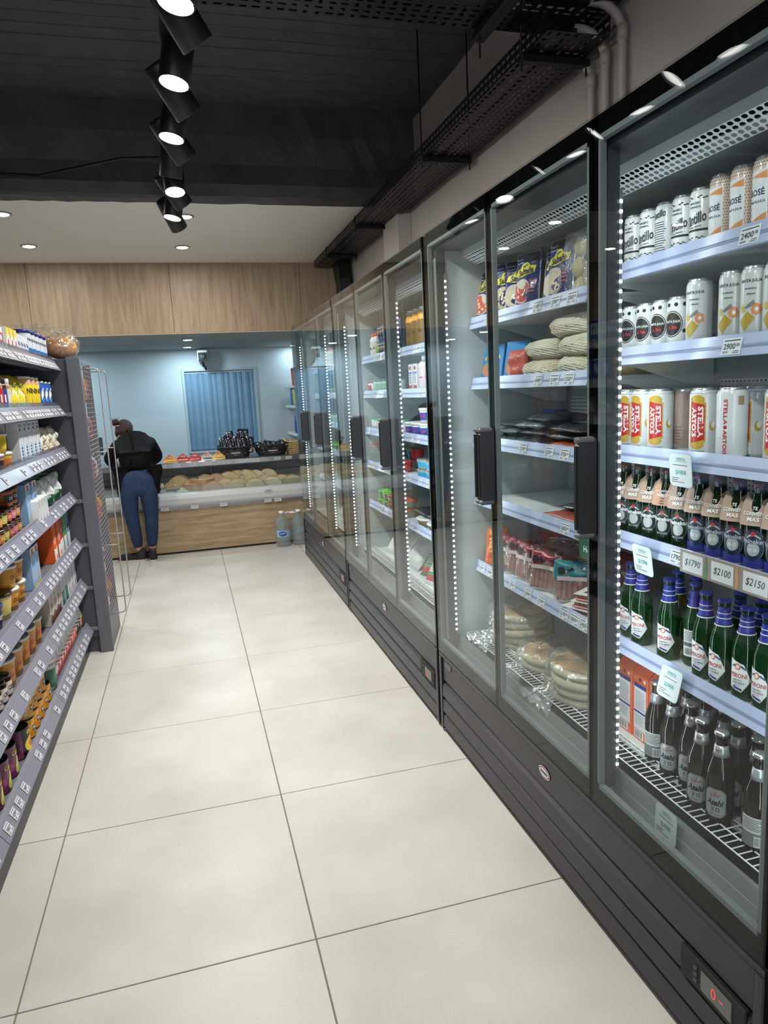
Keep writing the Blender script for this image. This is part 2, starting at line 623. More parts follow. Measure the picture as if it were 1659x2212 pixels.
def tray(length, width, side, cu, cv):
    """Perforated tray running along +Y from the origin, floor of it at z=0, x from 0 to width."""
    nu = int(length / cu); nv = int(width / cv)
    def hole(i, j):
        if (i + j) % 3 == 0: return (cu * .36, cv * .17)
        if (i * 2 + j) % 7 == 3: return (cu * .16, cv * .34)
        return (cu * .3, cv * .2) if (i // 2 + j) % 2 else (cu * .17, cv * .36)
    b = MB().perf(nu, nv, length / nu, width / nv, hole, lambda u, v: (v, u, 0), traym)
    b.perf(nu, 2, length / nu, side / 2, lambda i, j: (cu * .33, side * .09), lambda u, v: (0, u, v), traym)
    b.perf(nu, 2, length / nu, side / 2, lambda i, j: (cu * .33, side * .09), lambda u, v: (width, u, v), traym)
    b.box(-.003, 0, side, .006, length, side + .004, traym)
    b.box(width - .006, 0, side, width + .003, length, side + .004, traym)
    return b

t = empty('cable_tray', (1.33, 2.44, 2.70))
tag(t, 'long black perforated cable tray running above the fridges towards the back', 'cable tray')
tray(4.66, .245, .06, .042, .031).build('tray_channel', t)
for y in (2.62, 3.78, 5.31, 6.42):
    yy = y - 2.44
    h = MB().box(-.02, yy - .02, -.03, .265, yy + .02, -.003, rodm, .004).build('hanger_bar', t)
    top = (3.31 if y < 4.8 else 2.76) - 2.70
    for x in (-.012, .257):
        MB().bar((x, yy, -.06), (x, yy, top), .004, rodm, 6).build('threaded_rod', t)
MB().box(.03, 0.05, .004, .05, 4.5, .02, rodm).box(.10, .02, .004, .125, 4.6, .024, rodm).build('cable', t)
t2 = empty('cable_tray', (-2.2, 2.68, 2.80), -PI / 2)
tag(t2, 'wide black perforated cable tray crossing the aisle overhead', 'cable tray')
tray(3.8, .34, .07, .042, .034).build('tray_channel', t2)
MB().box(-.03, 3.36, -.034, .37, 3.41, -.002, rodm, .004).build('hanger_bar', t2)
for x in (-.015, .35):
    MB().bar((x, 3.385, -.09), (x, 3.385, .5), .0045, rodm, 6).build('threaded_rod', t2)
MB().box(.05, 0, .004, .075, 3.7, .026, rodm).box(.2, 0, .004, .22, 3.7, .022, rodm).build('cable', t2)

cond = mat('grey painted conduit', (150, 144, 138), .55)
for k, y in enumerate((2.625, 2.527, 2.42)):
    c_ = empty('conduit', (WX - .03, y, 2.1))
    tag(c_, ('cream painted conduit bending down the wall behind the fridges, %s of the three') %
        ('farthest', 'middle', 'nearest')[k], 'pipe', 'conduits dropping to the fridges')
    pts = [(0, 0, 0), (0, 0, .52 + .04 * k)]
    for a in range(1, 7):
        an = a * PI / 12
        pts.append((-.11 * (1 - math.cos(an)), .03 * (1 - math.cos(an)), .52 + .04 * k + .11 * math.sin(an)))
    MB().tube(pts, .0165, cond, 10).build('pipe', c_)
    MB().tube([(0, 0, .50 + .04 * k), (0, 0, .55 + .04 * k)], .0195, cond, 10).build('coupling', c_)
d_ = MB().prism([(6.75, 2.0), (6.93, 2.0), (6.93, 2.5), (7.05, 2.72), (6.80, 2.72), (6.75, 2.55)], 1.50, 1.60, mat('black duct', (24, 24, 25), .5), 'x').build('cable_duct')
tag(d_, 'black cable duct dropping from the tray end behind the farthest fridge', 'duct')

# ================================================================== lights
metal_black = mat('satin black lamp', (20, 20, 21), .38)
chrome = mat('lamp reflector ring', (205, 205, 205), .18, metal=.9)
lens = emis('lamp lens', (255, 252, 244), 14)
lensdim = mat('lens cell rim', (230, 230, 225), .3)
tr_ = empty('light_track', (.05, -3.2, 2.68))
tag(tr_, 'black ceiling light track running down the middle of the aisle', 'light track')
MB().box(-.018, 0, 0, .018, 8.1, .03, metal_black).build('rail', tr_)
for y in (.4, 1.9, 3.4, 4.9, 6.4, 7.6):
    MB().bar((0, y, .03), (0, y, .63 if y + -3.2 < 4.8 else .1), .004, rodm, 6).build('suspension_rod', tr_)

def spot(y, x, z, aim, label, on=1):
    """A cylindrical spotlight hanging below the track, mouth towards aim."""
    t = empty('track_spotlight', (x, y, z))
    tag(t, label, 'spotlight', 'spotlights on the aisle track')
    d = Vector(aim).normalized()      # (x, y, z) is the mouth of the lamp
    t.location = Vector((x, y, z)) - d * .076
    x, y, z = t.location
    q = d.to_track_quat('-Z', 'Y').to_matrix().to_4x4()
    b = MB(); b.T = q
    b.lathe([(.046, .115), (.0525, .105), (.0525, -.075), (.0495, -.078), (.0485, -.066)], metal_black, 28)
    b.build('housing', t)
    b = MB(); b.T = q
    vs = []; fs = []
    n = 28
    for r, zz in ((.0485, -.076), (.046, -.064)):
        vs += [(r * math.cos(2 * PI * i / n), r * math.sin(2 * PI * i / n), zz) for i in range(n)]
    fs = [(i, (i + 1) % n, n + (i + 1) % n, n + i) for i in range(n)]
    b.add(vs, fs, chrome, True).build('reflector', t)
    b = MB(); b.T = q
    b.lathe([(.001, -.070), (.045, -.067), (.045, -.0665)], lens, 24).build('lens', t)
    MB().bar(tuple(d * -.06), (.05 - x, 0, 2.685 - z), .011, metal_black, 8).build('stem', t)
    L_ = add_light('spot_lamp', 'AREA', tuple(d * .073), SPOT_W * on, (1, .965, .91), t, d, .088)
    L_.data.spread = R(125)
    return t

A_ = (.55, .33, -.77); B_ = (-.2, -.12, -.97)    # towards the fridges; towards the shelves
heads = [(2.17, .075, 2.55, B_), (2.394, .137, 2.55, A_), (2.678, .064, 2.55, B_), (2.943, .115, 2.55, A_), (3.208, .047, 2.55, B_),
         (3.464, .106, 2.55, A_), (3.739, .034, 2.55, (-.15, .28, -.95)), (3.992, .052, 2.55, (0, -.27, -.96)), (4.252, .098, 2.55, A_),
         (4.537, .03, 2.55, B_), (4.80, .068, 2.55, (.4, .5, -.75))]
ords = ['nearest', 'second', 'third', 'fourth', 'fifth', 'sixth', 'seventh', 'eighth', 'ninth', 'tenth', 'farthest']
for k, (y, x, z, a) in enumerate(heads):
    spot(y, x, z, a, 'black cylindrical spotlight on the ceiling track, %s from the camera' % ords[k])
for k, y in enumerate((1.6, 1.0, .4, -.3, -1.2, -2.2)):  # unseen lamps added behind the camera to brighten the aisle
    spot(y, .05, 2.55, (A_, B_)[k % 2], 'added unseen black track spotlight behind the viewer, %s going back' % ords[k])

def downlight(x, y, z, label, power, col, em):
    t = empty('downlight', (x, y, z))
    tag(t, label, 'downlight')
    MB().lathe([(.062, 0), (.062, -.004), (.05, -.006), (.047, -.002)], mat('downlight bezel', (150, 150, 148), .4), 24).build('bezel', t)
    MB().lathe([(.045, -.004), (.044, -.0075), (.001, -.0078)], em, 20).build('lens', t)
    add_light('downlight_lamp', 'AREA', (0, 0, -.010), power, col, t, (0, 0, -1), .086)

for x, y, lb in ((-1.04, 5.38, 'recessed downlight in the white ceiling, far left and nearer'), (-1.07, 6.40, 'recessed downlight in the white ceiling, far left and farther'),
                 (.12, 5.38, 'recessed downlight half hidden behind the last track spotlight'), (.10, 6.42, 'recessed downlight alone in the white ceiling past the track'),
                 (-2.2, 5.4, 'recessed downlight of the white ceiling left of the view, nearer'), (-2.2, 6.4, 'recessed downlight of the white ceiling left of the view, farther')):
    downlight(x, y, 2.758, lb, DOWN_W, (1, .96, .9), lens)
coolens = emis('cool lamp lens', (222, 246, 255), 9)
for x, y, lb in ((.09, 7.86, 'cool recessed light under the wood soffit, nearer of the pair'), (.09, 8.95, 'cool recessed light under the soffit, farther of the pair'),
                 (1.4, 9.2, 'cool recessed light beside the farthest fridge'), (-1.5, 7.9, 'cool recessed light of the back room left of the view, nearer'),
                 (-1.5, 8.95, 'cool recessed light of the back room left of the view, farther')):
    downlight(x, y, 2.119, lb, COOL_W * (.25 if x > 1 else 1), (.66, .87, 1), coolens)

# power cable of the track
c_ = MB().tube([(-2.2, 4.84, 2.98), (-1.3, 4.82, 2.86), (-.7, 4.80, 2.84), (-.2, 4.3, 2.80), (.04, 4.0, 2.72)], .006, rodm, 6).build('power_cable')
tag(c_, 'thin black power cable along the beam to the light track', 'cable')
# ================================================================== fridges
case_black = mat('black powder coat', (30, 30, 33), .32, bump=(60, .03))
kick_grey = mat('dark grey satin steel', (48, 47, 51), .32, spec=.3)
gap_black = mat('gap black', (8, 8, 9), .6)
liner = mat('grey fridge liner', (176, 182, 182), .35, mottle=(2, .03))
liner_dark = mat('dark liner header', (60, 64, 68), .3)
shelf_white = mat('white shelf enamel', (214, 218, 220), .25)
rail_blue = mat('bluish price channel', (178, 188, 218), .22, spec=.7)
rail_line = mat('price channel groove', (128, 138, 172), .3)
alu = mat('grey glazing spacer', (112, 118, 120), .6, spec=.2)
pale_bar = mat('pale door seal', (150, 152, 146), .7, spec=.2)
glassm = clear('fridge door glass', (243, 247, 246), .018, power=6.)
edge_black = mat('black glass border', (9, 9, 10), .9, spec=.0)
handle_m = mat('black handle plastic', (26, 26, 28), .35)
handle_cap = mat('grey handle end', (82, 82, 86), .4)
bead = emis('led bead', (235, 244, 255), 26)
led_base = mat('led tape', (110, 114, 118), .6)
perf_white = mat('perforated white steel', (222, 226, 228), .35)
hole_shade = mat('shade behind holes', (14, 16, 20), .9, spec=.1)  # near-black sheets: shade behind holes and grid put into the colour
wire_white = mat('white coated wire', (215, 217, 214), .4)
tagpaper = mat('price tag paper', (212, 214, 222), .55)
ink = mat('price ink', (38, 40, 52), .6)
deck_grey = mat('grey lower air duct', (148, 152, 150), .35)

def tag_mesh(price, wd=.056, ht=.036):
    """Price tag lying in the local XZ plane, facing -Y."""
    b = MB()
    mp = flat((0, 0, 0), (1, 0, 0), (0, 0, 1))
    b.box(-wd / 2, 0, -ht / 2, wd / 2, .0006, ht / 2, tagpaper)
    b.text(price, -wd * .10, .0, wd * .62, ink, mp, .0003, h=ht * .36)
    b.text('00', wd * .33, ht * .06, wd * .16, ink, mp, .0003, h=ht * .2)
    b.rect(-wd * .42, ht * .32, wd * .42, ht * .38, ink, mp, .0003)
    for k in range(7):
        b.rect(-wd * .42 + k * wd * .045, -ht * .40, -wd * .40 + k * wd * .045, -ht * .27, ink, mp, .0003)
    b.rect(wd * .14, -ht * .32, wd * .42, -ht * .28, ink, mp, .0003)
    b.rect(wd * .10, -ht * .42, wd * .42, -ht * .38, ink, mp, .0003)
    return b.mesh('price_tag')
TAGS = {}
def price_tag(price, parent, loc, rz, tilt=0., wd=.056, ht=.036):
    k = (price, wd, ht)
    if k not in TAGS: TAGS[k] = tag_mesh(price, wd, ht)
    o = clone(TAGS[k], 'price_tag', parent, loc, (tilt, 0, rz))
    return o

BAY = .885
def shelf_part(parent, y0, zb, tags=(), length=BAY, depth=.43, dx=0.):
    """One fridge shelf: tray, price channel, brackets and tags; local x is depth."""
    s = MB().box(.185 + dx, y0 + .006, zb + .012, .185 + depth, y0 + length - .006, zb + .024, shelf_white, .002).build('shelf', parent)
    x = .17 + dx
    b = MB().prism([(x, zb), (x + .004, zb - .001), (x + .016, zb + .045), (x + .012, zb + .046)], y0 + .004, y0 + length - .004, rail_blue)
    b.box(x + .002, y0 + .004, zb, x + .02, y0 + length - .004, zb + .004, rail_blue)
    b.prism([(x + .0035, zb + .017), (x + .0050, zb + .020), (x + .006, zb + .0245), (x + .0045, zb + .0215)], y0 + .004, y0 + length - .004, rail_line)
    b.build('price_rail', s)
    for yy in (y0 + .012, y0 + length - .018):
        MB().prism([(.20 + dx, zb + .012), (.60, zb + .012), (.60, zb - .07), (.50, zb - .06), (.32 + dx, zb - .004)], yy, yy + .004, shelf_white).build('bracket', s)
    for (yt, price) in tags:
        price_tag(price, s, (x + .0035, yt, zb + .021), -PI / 2, R(-13))
    return s

def oval_badge():
    b = MB(); mp = flat((0, 0, 0), (1, 0, 0), (0, 0, 1))
    b.disc(0, 0, .036, .019, mat('badge white', (215, 215, 218), .3), mp, .0006)
    b.disc(0, 0, .033, .0165, mat('badge red ring', (150, 50, 60), .4), mp, .0010)
    b.disc(0, 0, .029, .0130, mat('badge white', (215, 215, 218), .3), mp, .0014)
    b.rect(-.022, -.004, .022, .004, mat('badge blue', (60, 62, 110), .4), mp, .0018)
    return b.mesh('badge')
BADGE = oval_badge()
_grid = None

def fridge(y0, L, label, zsA, zsB, tagsA, tagsB, full=True):
    """Three-door glass fridge, near end at y0; far bay is A, near bay is B."""
    t = empty('glass_door_fridge', (.97, y0, 0))
    tag(t, label, 'fridge', 'three-door fridges along the wall')
    D = WX - .97 - .005
    b = MB()
    b.box(.03, 0, .02, D, .022, 2.095, case_black).box(.03, L - .022, .02, D, L, 2.095, case_black)
    b.box(D - .03, 0, .02, D, L, 2.095, case_black).box(.03, 0, 2.045, D, L, 2.10, case_black)
    b.box(.04, .01, .03, D, L - .01, .33, gap_black)
    b.box(.0, 0, .352, .06, L, .366, case_black)
    b.build('cabinet', t)
    b = MB()
    b.box(.075, .022, .34, D - .03, L - .022, .405, liner)
    b.box(D - .045, .022, .40, D - .03, L - .022, 2.04, liner)
    b.box(.075, .022, .40, D - .03, .030, 2.04, liner).box(.075, L - .030, .40, D - .03, L - .022, 2.04, liner)
    b.box(.03, .022, 2.03, D - .03, L - .022, 2.045, liner_dark)
    b.box(.24, .03, 2.005, D - .045, L - .03, 2.012, liner)
    b.build('liner', t)
    # kick panel, louvres, plinth
    MB().box(.006, .03, .246, .03, L - .03, .350, kick_grey, .002).build('kick_panel', t)
    for k, z in enumerate((.172, .101, .030)):
        MB().prism([(.000, z), (.012, z - .004), (.030, z + .062), (.022, z + .066), (.002, z + .050)], .03, L - .03, kick_grey).build('louvre', t)
    MB().box(.03, 0, 0, .06, L, .03, gap_black).build('plinth', t)
    for yy in (0, L - .026):
        MB().box(-.002, yy, .012, .04, yy + .026, .350, case_black, .003).build('side_post', t)
    clone(BADGE, 'badge', t, (.004, L * .5 - .03, .30), (0, 0, -PI / 2))
    MB().box(.003, L - .13, .315, .006, L - .06, .338, mat('small dark plate', (85, 86, 92), .4)).build('maker_plate', t)
    c = MB().box(-.004, .04, .166, .010, .235, .240, gap_black, .003).build('controller', t)
    MB().box(-.006, .075, .180, -.003, .165, .226, mat('lcd grey', (92, 98, 94), .25)).build('display', c)
    b = MB(); mp = flat((-.0065, .12, .203), (0, -1, 0), (0, 0, 1))
    b.text('0', -.006, 0, .014, emis('red digits', (255, 90, 80), .9), mp, 0, h=.026, bold=0).rect(.010, -.0015, .022, .0015, emis('red digits', (255, 90, 80), .9), mp, 0)
    b.build('digits', c)
    b = MB()
    for k in range(3):
        b.box(-.0065, .178, .182 + .016 * k, -.003, .188, .190 + .016 * k, mat('grey key', (70, 70, 74), .5))
    b.build('keys', c)
    # doors, far to near
    dw = L / 3
    for k in range(3):
        ya, yb = L - dw * (k + 1) + .003, L - dw * k - .003
        d = empty('door', (0, 0, 0)); d.parent = t
        MB().box(-.003, ya, .372, .003, yb, 2.098, glassm).build('glass', d)
        b = MB()
        for (u0, v0, u1, v1) in ((ya, .372, ya + .017, 2.098), (yb - .017, .372, yb, 2.098), (ya, .372, yb, .418), (ya, 2.055, yb, 2.098)):
            b.box(.006, u0, v0, .024, u1, v1, edge_black)
        b.build('frame', d)
        b = MB()
        for (u0, v0, u1, v1) in ((ya + .017, .418, ya + .026, 2.055), (yb - .026, .418, yb - .017, 2.055), (ya + .017, .418, yb - .017, .430), (ya + .017, 2.043, yb - .017, 2.055)):
            b.box(.0062, u0, v0, .022, u1, v1, alu)
        b.build('spacer', d)
        hy = (ya + .012, yb - .012, yb - .012)[k]
        pf = [(0, 1.112), (-.030, 1.112), (-.042, 1.118), (-.050, 1.130), (-.052, 1.145), (-.052, 1.325), (-.050, 1.340), (-.042, 1.352), (-.030, 1.358), (0, 1.358)]
        h = MB().prism(pf, hy - .010, hy + .010, handle_m).build('handle', d)
        for z in (1.106, 1.346):
            MB().box(-.054, hy - .012, z, -.003, hy + .012, z + .016, handle_cap, .005).build('handle_cap', h)
        MB().box(-.055, hy - .004, 1.13, -.050, hy + .004, 1.34, gap_black).build('grip_slot', h)
    # mullions and led strips
    mlist = [(.026, 1, .95), (dw - .0, -1, 1), (dw, 1, 1), (L - .026, -1, .95)]
    for (ym, sd) in ((.034, 1), (dw, 0), (L - .034, -1)):
        m = MB().box(.030, ym - .022, .41, .062, ym + .022, 2.03, liner_dark).box(.026, ym - .018, .43, .031, ym - .008, 2.0, pale_bar).box(.026, ym + .008, .43, .031, ym + .018, 2.0, pale_bar).build('mullion', t)
        for s in ((1,) if sd == 1 else (-1,) if sd == -1 else (1, -1)):
            ye = ym + s * .022
            b = MB().box(.060, ye - .002, .46, .068, ye + .002, 1.94, led_base)
            b.build('led_tape', m)
            b = MB()
            for q in range(64):
                z = .475 + q * .0228
                b.box(.0605, ye + s * .002 - .0015, z - .0030, .0675, ye + s * .002 + .0015, z + .0030, bead)
            b.build('led_beads', m, kind='stuff')
            add_light('led_light', 'AREA', (.078, ye + s * .012, 1.2), LED_W if full else .5, (.86, .93, 1), t, (.80, s * .6, 0), .010, 1.45)
    # top air duct with round-cornered holes
    n = int((L - .08) / .0195)
    b = MB().perf(n, 4, (L - .08) / n, .0155, lambda i, j: (.0070, .0058), lambda u, v: (.150 + .055 * v / .062, .04 + u, 2.006 - .029 * v / .062), perf_white)
    b.box(.145, .04, 2.004, .150, L - .04, 2.045, perf_white).box(.228, .04, 2.0, .232, L - .04, 2.02, perf_white)
    b.build('air_outlet', t)
    MB().box(.151, .04, 2.018, .23, L - .04, 2.03, hole_shade).build('duct_back', t)
    # deck and wire grid in front of it
    MB().box(.20, .03, .405, .60, L - .03, .436, shelf_white, .002).build('deck', t)
    MB().box(.118, .035, .416, .199, L - .035, .426, hole_shade).build('intake_slot', t)
    MB().prism([(.075, .40), (.20, .40), (.20, .415), (.12, .415), (.080, .445)], .03, L - .03, deck_grey).build('air_intake', t)
    b = MB()
    ny = int((L - .08) / .021)
    for q in range(ny + 1):
        y = .04 + q * (L - .08) / ny
        b.tube([(.118, y, .446), (.205, y, .446), (.212, y, .436)], .0019, wire_white, 4)
    for x in (.120, .162, .203):
        b.bar((x, .04, .446), (x, L - .04, .446), .0022, wire_white)
    b.build('wire_grid', t, kind='stuff')
    if not full: return t
    # perforated back strips
    global _grid
    if _grid is None:
        _grid = MB().perf(54, 5, .0155, .0155, lambda i, j: (.0042, .0022), lambda u, v: (0, u, v), perf_white).mesh('back_grille')
    off = (L - 2 * BAY) / 2
    for bay, (zs, tg) in enumerate(((zsB, tagsB), (zsA, tagsA))):
        yb = off + bay * BAY
        for k, z in enumerate(zs):
            shelf_part(t, yb, z, tg[k] if k < len(tg) else ())
            clone(_grid, 'back_grille', t, (D - .049, yb + .02, z - .13))
            MB().box(D - .0475, yb + .02, z - .13, D - .046, yb + .02 + .837, z - .055, hole_shade).build('back_slot', t)
    return t

ZA = (1.725, 1.485, 1.25, 1.01, .72); ZB = (1.755, 1.535, 1.275, 1.033, .722)
ZC = (1.675, 1.455, 1.22, 1.0, .735)
def auto_tags(seed, n=5):
    r = random.Random(seed)
    return [[(y0, str(r.choice((1350, 1890, 2100, 2450, 990, 3100, 1650)))) for y0 in sorted(r.sample([.08 + .06 * q for q in range(13)], 5))] for _ in range(n)]
def shift(tg, d): return [[(y + d, p) for y, p in row] for row in tg]
# tags given as distance from the unit's near end
T3A = [[(1.62, '3100'), (1.22, '3100'), (1.10, '2700'), (1.00, '2050')], [(1.60, '1850'), (1.22, '1890'), (1.11, '2100'), (1.02, '1550')],
       [(1.60, '2200'), (1.34, '2150'), (1.15, '2150'), (1.05, '3750')], [(1.60, '2150'), (1.05, '1850')],
       [(1.74, '1000'), (1.66, '1900'), (1.45, '3350'), (1.32, '3300'), (1.22, '2350'), (1.06, '2100'), (.995, '1800'), (.935, '2450')]]
T3B = [[(.30, '2400')], [(.34, '2900'), (.86, '2000')], [], [(.50, '1790')], [(.85, '4650')]]
fridge(.968, 1.832, 'nearest full three-door glass fridge stocked with cans and beer bottles', ZA, ZB, T3A, T3B)
fridge(2.828, 1.832, 'middle three-door glass fridge stocked with yoghurt and cheese tubs', ZC, ZC, shift(auto_tags(4), .95), shift(auto_tags(5), .05))
fridge(4.688, 1.832, 'farthest three-door glass fridge near the counter', ZC, ZC, shift(auto_tags(6), .95), shift(auto_tags(7), .05))
fridge(-.892, 1.832, 'fridge cut off by the lower right edge of the picture', ZC, ZC, [], [], full=False)
# ================================================================== product kit
ALU = mat('can aluminium', (200, 202, 204), .25, metal=.85)
WPL = mat('white plastic', (226, 227, 228), .35)
CAPB = mat('black cap', (24, 24, 26), .4)
film = clear('clear wrap film', (245, 246, 246), .09, (224, 226, 226), .12, .10, (26, 1.))
filmw = clear('milky wrap film', (240, 240, 236), .07, (225, 224, 216), .30, .12, (26, 1.))
ORD = ['first', 'second', 'third', 'fourth', 'fifth', 'sixth', 'seventh', 'eighth', 'ninth', 'tenth', 'eleventh', 'twelfth', 'thirteenth', 'fourteenth', 'fifteenth']

class Proto:
    """A kind of thing: root mesh plus child meshes (name, mesh, label)."""
    def __init__(self, name, root, cat, kids=()):
        self.name, self.cat = name, cat
        self.root = root.mesh(name)
        self.kids = [(k[0], k[1].mesh(k[0]), k[2] if len(k) > 2 else None) for k in kids]
    def put(self, loc, rz, label, group=None, scale=None, tilt=(0, 0)):
        o = clone(self.root, self.name, None, loc, (R(tilt[0]), R(tilt[1]), rz), scale)
        tag(o, label, self.cat, group)
        for n, me, lb in self.kids:
            clone(me, n, o, label=lb)
        return o

def row(protos, pts, rz, desc, where, group=None, jit=0, sc=None, flip=False, tilt=(0, 0)):
    """pts: [(x, y, z)]; labels count from the left of the photo along the row."""
    n = len(pts)
    for k, p in enumerate(pts):
        pr = protos[k % len(protos)] if isinstance(protos, (list, tuple)) else protos
        d = desc[k % len(desc)] if isinstance(desc, (list, tuple)) else desc
        i = n - 1 - k if flip else k
        if isinstance(desc, (list, tuple)):
            i = i // 1
        lb = ('%s, %s' % (d, where)) if n == 1 else ('%s, %s from left, %s' % (d, ORD[i] if i < 15 else 'last', where))
        r = random.Random(k * 7 + n)
        pr.put(p, rz + (r.uniform(-jit, jit) if jit else 0), lb, group if n > 1 else None, sc, tilt)

def can_body(r, h, m, ringm=None):
    return MB().lathe([(r * .74, .002), (r * .84, 0), (r * .9, .003), (r, .013), (r, h - .017), (r * .9, h - .007), (r * .82, h - .003), (r * .84, h), (r * .78, h - .001), (r * .74, h - .005)],
                      m, 24, mats=[ALU, ALU, ALU, m, m, ALU, ALU, ALU, ALU])

def can(name, r, h, body, art):
    b = MB(); art(b, cylmap(r), r, h)
    return Proto(name, can_body(r, h, body), 'can', [('print', b)])

def lines(b, mp, x0, x1, z0, n, dz, m=None, lift=.0006):
    """Small unreadable printing: thin bars."""
    rr = random.Random(int((x0 + z0) * 9999) + n)
    for k in range(n):
        b.rect(x0 + rr.uniform(0, .1) * (x1 - x0), z0 - k * dz, x1 - rr.uniform(0, .25) * (x1 - x0), z0 - k * dz + dz * .35, m or BLACK, mp, lift)

def barcode(b, mp, x, z, w_, h_, lift=.0007):
    b.rect(x, z, x + w_, z + h_, WHITE, mp, lift - .0002)
    rr = random.Random(5); u = x + w_ * .06
    while u < x + w_ * .9:
        t = rr.choice((.02, .035, .05)) * w_
        b.rect(u, z + h_ * .1, u + t, z + h_ * .92, BLACK, mp, lift); u += t + rr.choice((.03, .05)) * w_

navy = K(38, 42, 78); red = K(188, 40, 38); gold = K(196, 160, 60); peach = K(222, 196, 176); orange = K(232, 110, 34)
silverp = mat('silver paper', (176, 178, 180), .3, metal=.5)

# ---- cans
def a_tint(b, mp, r, h):
    b.text('Tintillo', 0, h * .52, .052, BLACK, mp, h=.024, rot=.22, shear=.35)
    b.text('MALBEC', 0, h * .76, .026, BLACK, mp, h=.0045); b.text('BONARDA', 0, h * .70, .028, BLACK, mp, h=.0045)
    b.rect(-.03, h * .33, .03, h * .365, BLACK, mp); b.text('Dulce Natural', 0, h * .40, .03, BLACK, mp, h=.004, rot=.1)
    b.text('SANTA JULIA', 0, h * .12, .042, navy, mp, h=.006)
    for s in (-1, 1):
        for k in range(4):
            b.disc(s * (.008 + .006 * k), h * .84 + .003 * math.sin(k * 2), .0035, .0016, BLACK, mp, n=8)
            b.disc(s * (.006 + .006 * k), h * .24 - .003 * (k % 2), .004, .0014, BLACK, mp, n=8)
    b.rect(-.045, h * .33, -.034, h * .36, BLACK, mp); lines(b, mp, .045, .075, h * .7, 12, .006)
def a_tint2(b, mp, r, h):
    b.text('Tintillo', -.004, h * .80, .040, BLACK, mp, h=.017, rot=.15, shear=.35)
    lines(b, mp, -.02, .018, h * .66, 13, .0055); b.text('35', -.012, h * .12, .012, K(60, 150, 170), mp)
def a_rose(b, mp, r, h):
    for i in range(-7, 12):
        for j in range(22):
            if not (-.020 < i * .005 < .019 and 2 < j < 19):
                b.rect(i * .005 + (j % 2) * .0025, .016 + j * .0062, i * .005 + .0022 + (j % 2) * .0025, .0185 + j * .0062, K(120, 96, 86), mp, .0003)
    b.rect(-.022, h * .16, .020, h * .82, K(226, 228, 234), mp, .0004)
    b.conv([(-.018, h * .74), (.018, h * .80), (.018, h * .70)], K(222, 150, 90), mp, .0006)
    b.conv([(-.018, h * .17), (.018, h * .28), (.018, h * .18)], K(222, 150, 90), mp, .0006)
    b.text('ROSÉ', -.003, h * .55, .034, navy, mp, h=.016); b.text('SANTA JULIA', -.002, h * .42, .036, navy, mp, h=.0065)
def a_dots(b, mp, r, h):
    rr = random.Random(2)
    for i in range(9):
        for j in range(4):
            x = -.08 + i * .02 + (j % 2) * .01; z = h * (.13 + .24 * j)
            if x * x + (z - h * .5) ** 2 > .026 ** 2:
                b.disc(x, z, .0048, .0048, BLACK, mp, n=12)
    b.disc(0, h * .5, .0255, .032, BLACK, mp, .0005, 24); b.disc(0, h * .5, .0235, .0295, WHITE, mp, .0007, 24); b.disc(0, h * .5, .0222, .028, BLACK, mp, .0009, 24)
    b.text('SANTA JULIA', 0, h * .54, .040, WHITE, mp, .0012, h=.0075); b.text('la Tinta', .002, h * .44, .022, K(220, 50, 50), mp, .0012, h=.0085, shear=.3)
    barcode(b, mp, .055, .02, .018, .03)
def a_chen(b, mp, r, h):
    b.text('SANTA JULIA', 0, h * .80, .046, BLACK, mp, h=.0085); b.text('CHENIN', .0, h * .705, .024, BLACK, mp, h=.0035); b.text('Natural', .002, h * .64, .018, BLACK, mp, h=.004, shear=.3)
    b.conv([(-.024, h * .29), (-.010, h * .16), (.012, h * .33), (-.004, h * .42)], K(172, 146, 44), mp, .0005)
    b.conv([(-.022, h * .47), (-.016, h * .52), (-.008, h * .42), (-.018, h * .40)], K(190, 164, 60), mp, .0005)
    b.conv([(-.012, h * .47), (.008, h * .56), (.012, h * .50), (-.006, h * .45)], K(120, 122, 122), mp, .0005)
    for k in range(8):
        b.disc(.014 + .008 * math.cos(k * PI / 4), h * .44 + .009 * math.sin(k * PI / 4), .0036, .0036, K(220, 130, 60), mp, .0007, 8)
    b.disc(.014, h * .44, .003, .003, WHITE, mp, .0009, 8); b.text('DULCE NATURAL', -.004, h * .10, .028, BLACK, mp, h=.003); lines(b, mp, .052, .062, h * .8, 16, .007)
def a_stella(b, mp, r, h):
    b.conv([(-.021, h * .18), (.019, h * .24), (.019, h * .79), (-.021, h * .86)], gold, mp, .0004)
    b.disc(-.002, h * .83, .018, .012, gold, mp, .0004); b.disc(-.002, h * .20, .018, .011, gold, mp, .0004)
    b.conv([(-.018, h * .22), (.016, h * .27), (.016, h * .76), (-.018, h * .81)], red, mp, .0006)
    b.text('STELLA', .007, h * .52, h * .44, WHITE, mp, .0009, h=.0125, rot=-PI / 2, bold=.04); b.text('ARTOIS', -.009, h * .52, h * .42, WHITE, mp, .0009, h=.0125, rot=-PI / 2, bold=.04)
    b.disc(.034, h * .46, .008, .012, gold, mp, .0006); b.disc(.036, h * .48, .005, .008, WHITE, mp, .0008); b.disc(.050, h * .50, .0025, .0025, red, mp, .0008, 8)
    lines(b, mp, -.02, .018, h * .10, 2, .005, K(120, 90, 60)); b.rect(-.06, h * .92, .06, h * .925, K(150, 150, 150), mp)
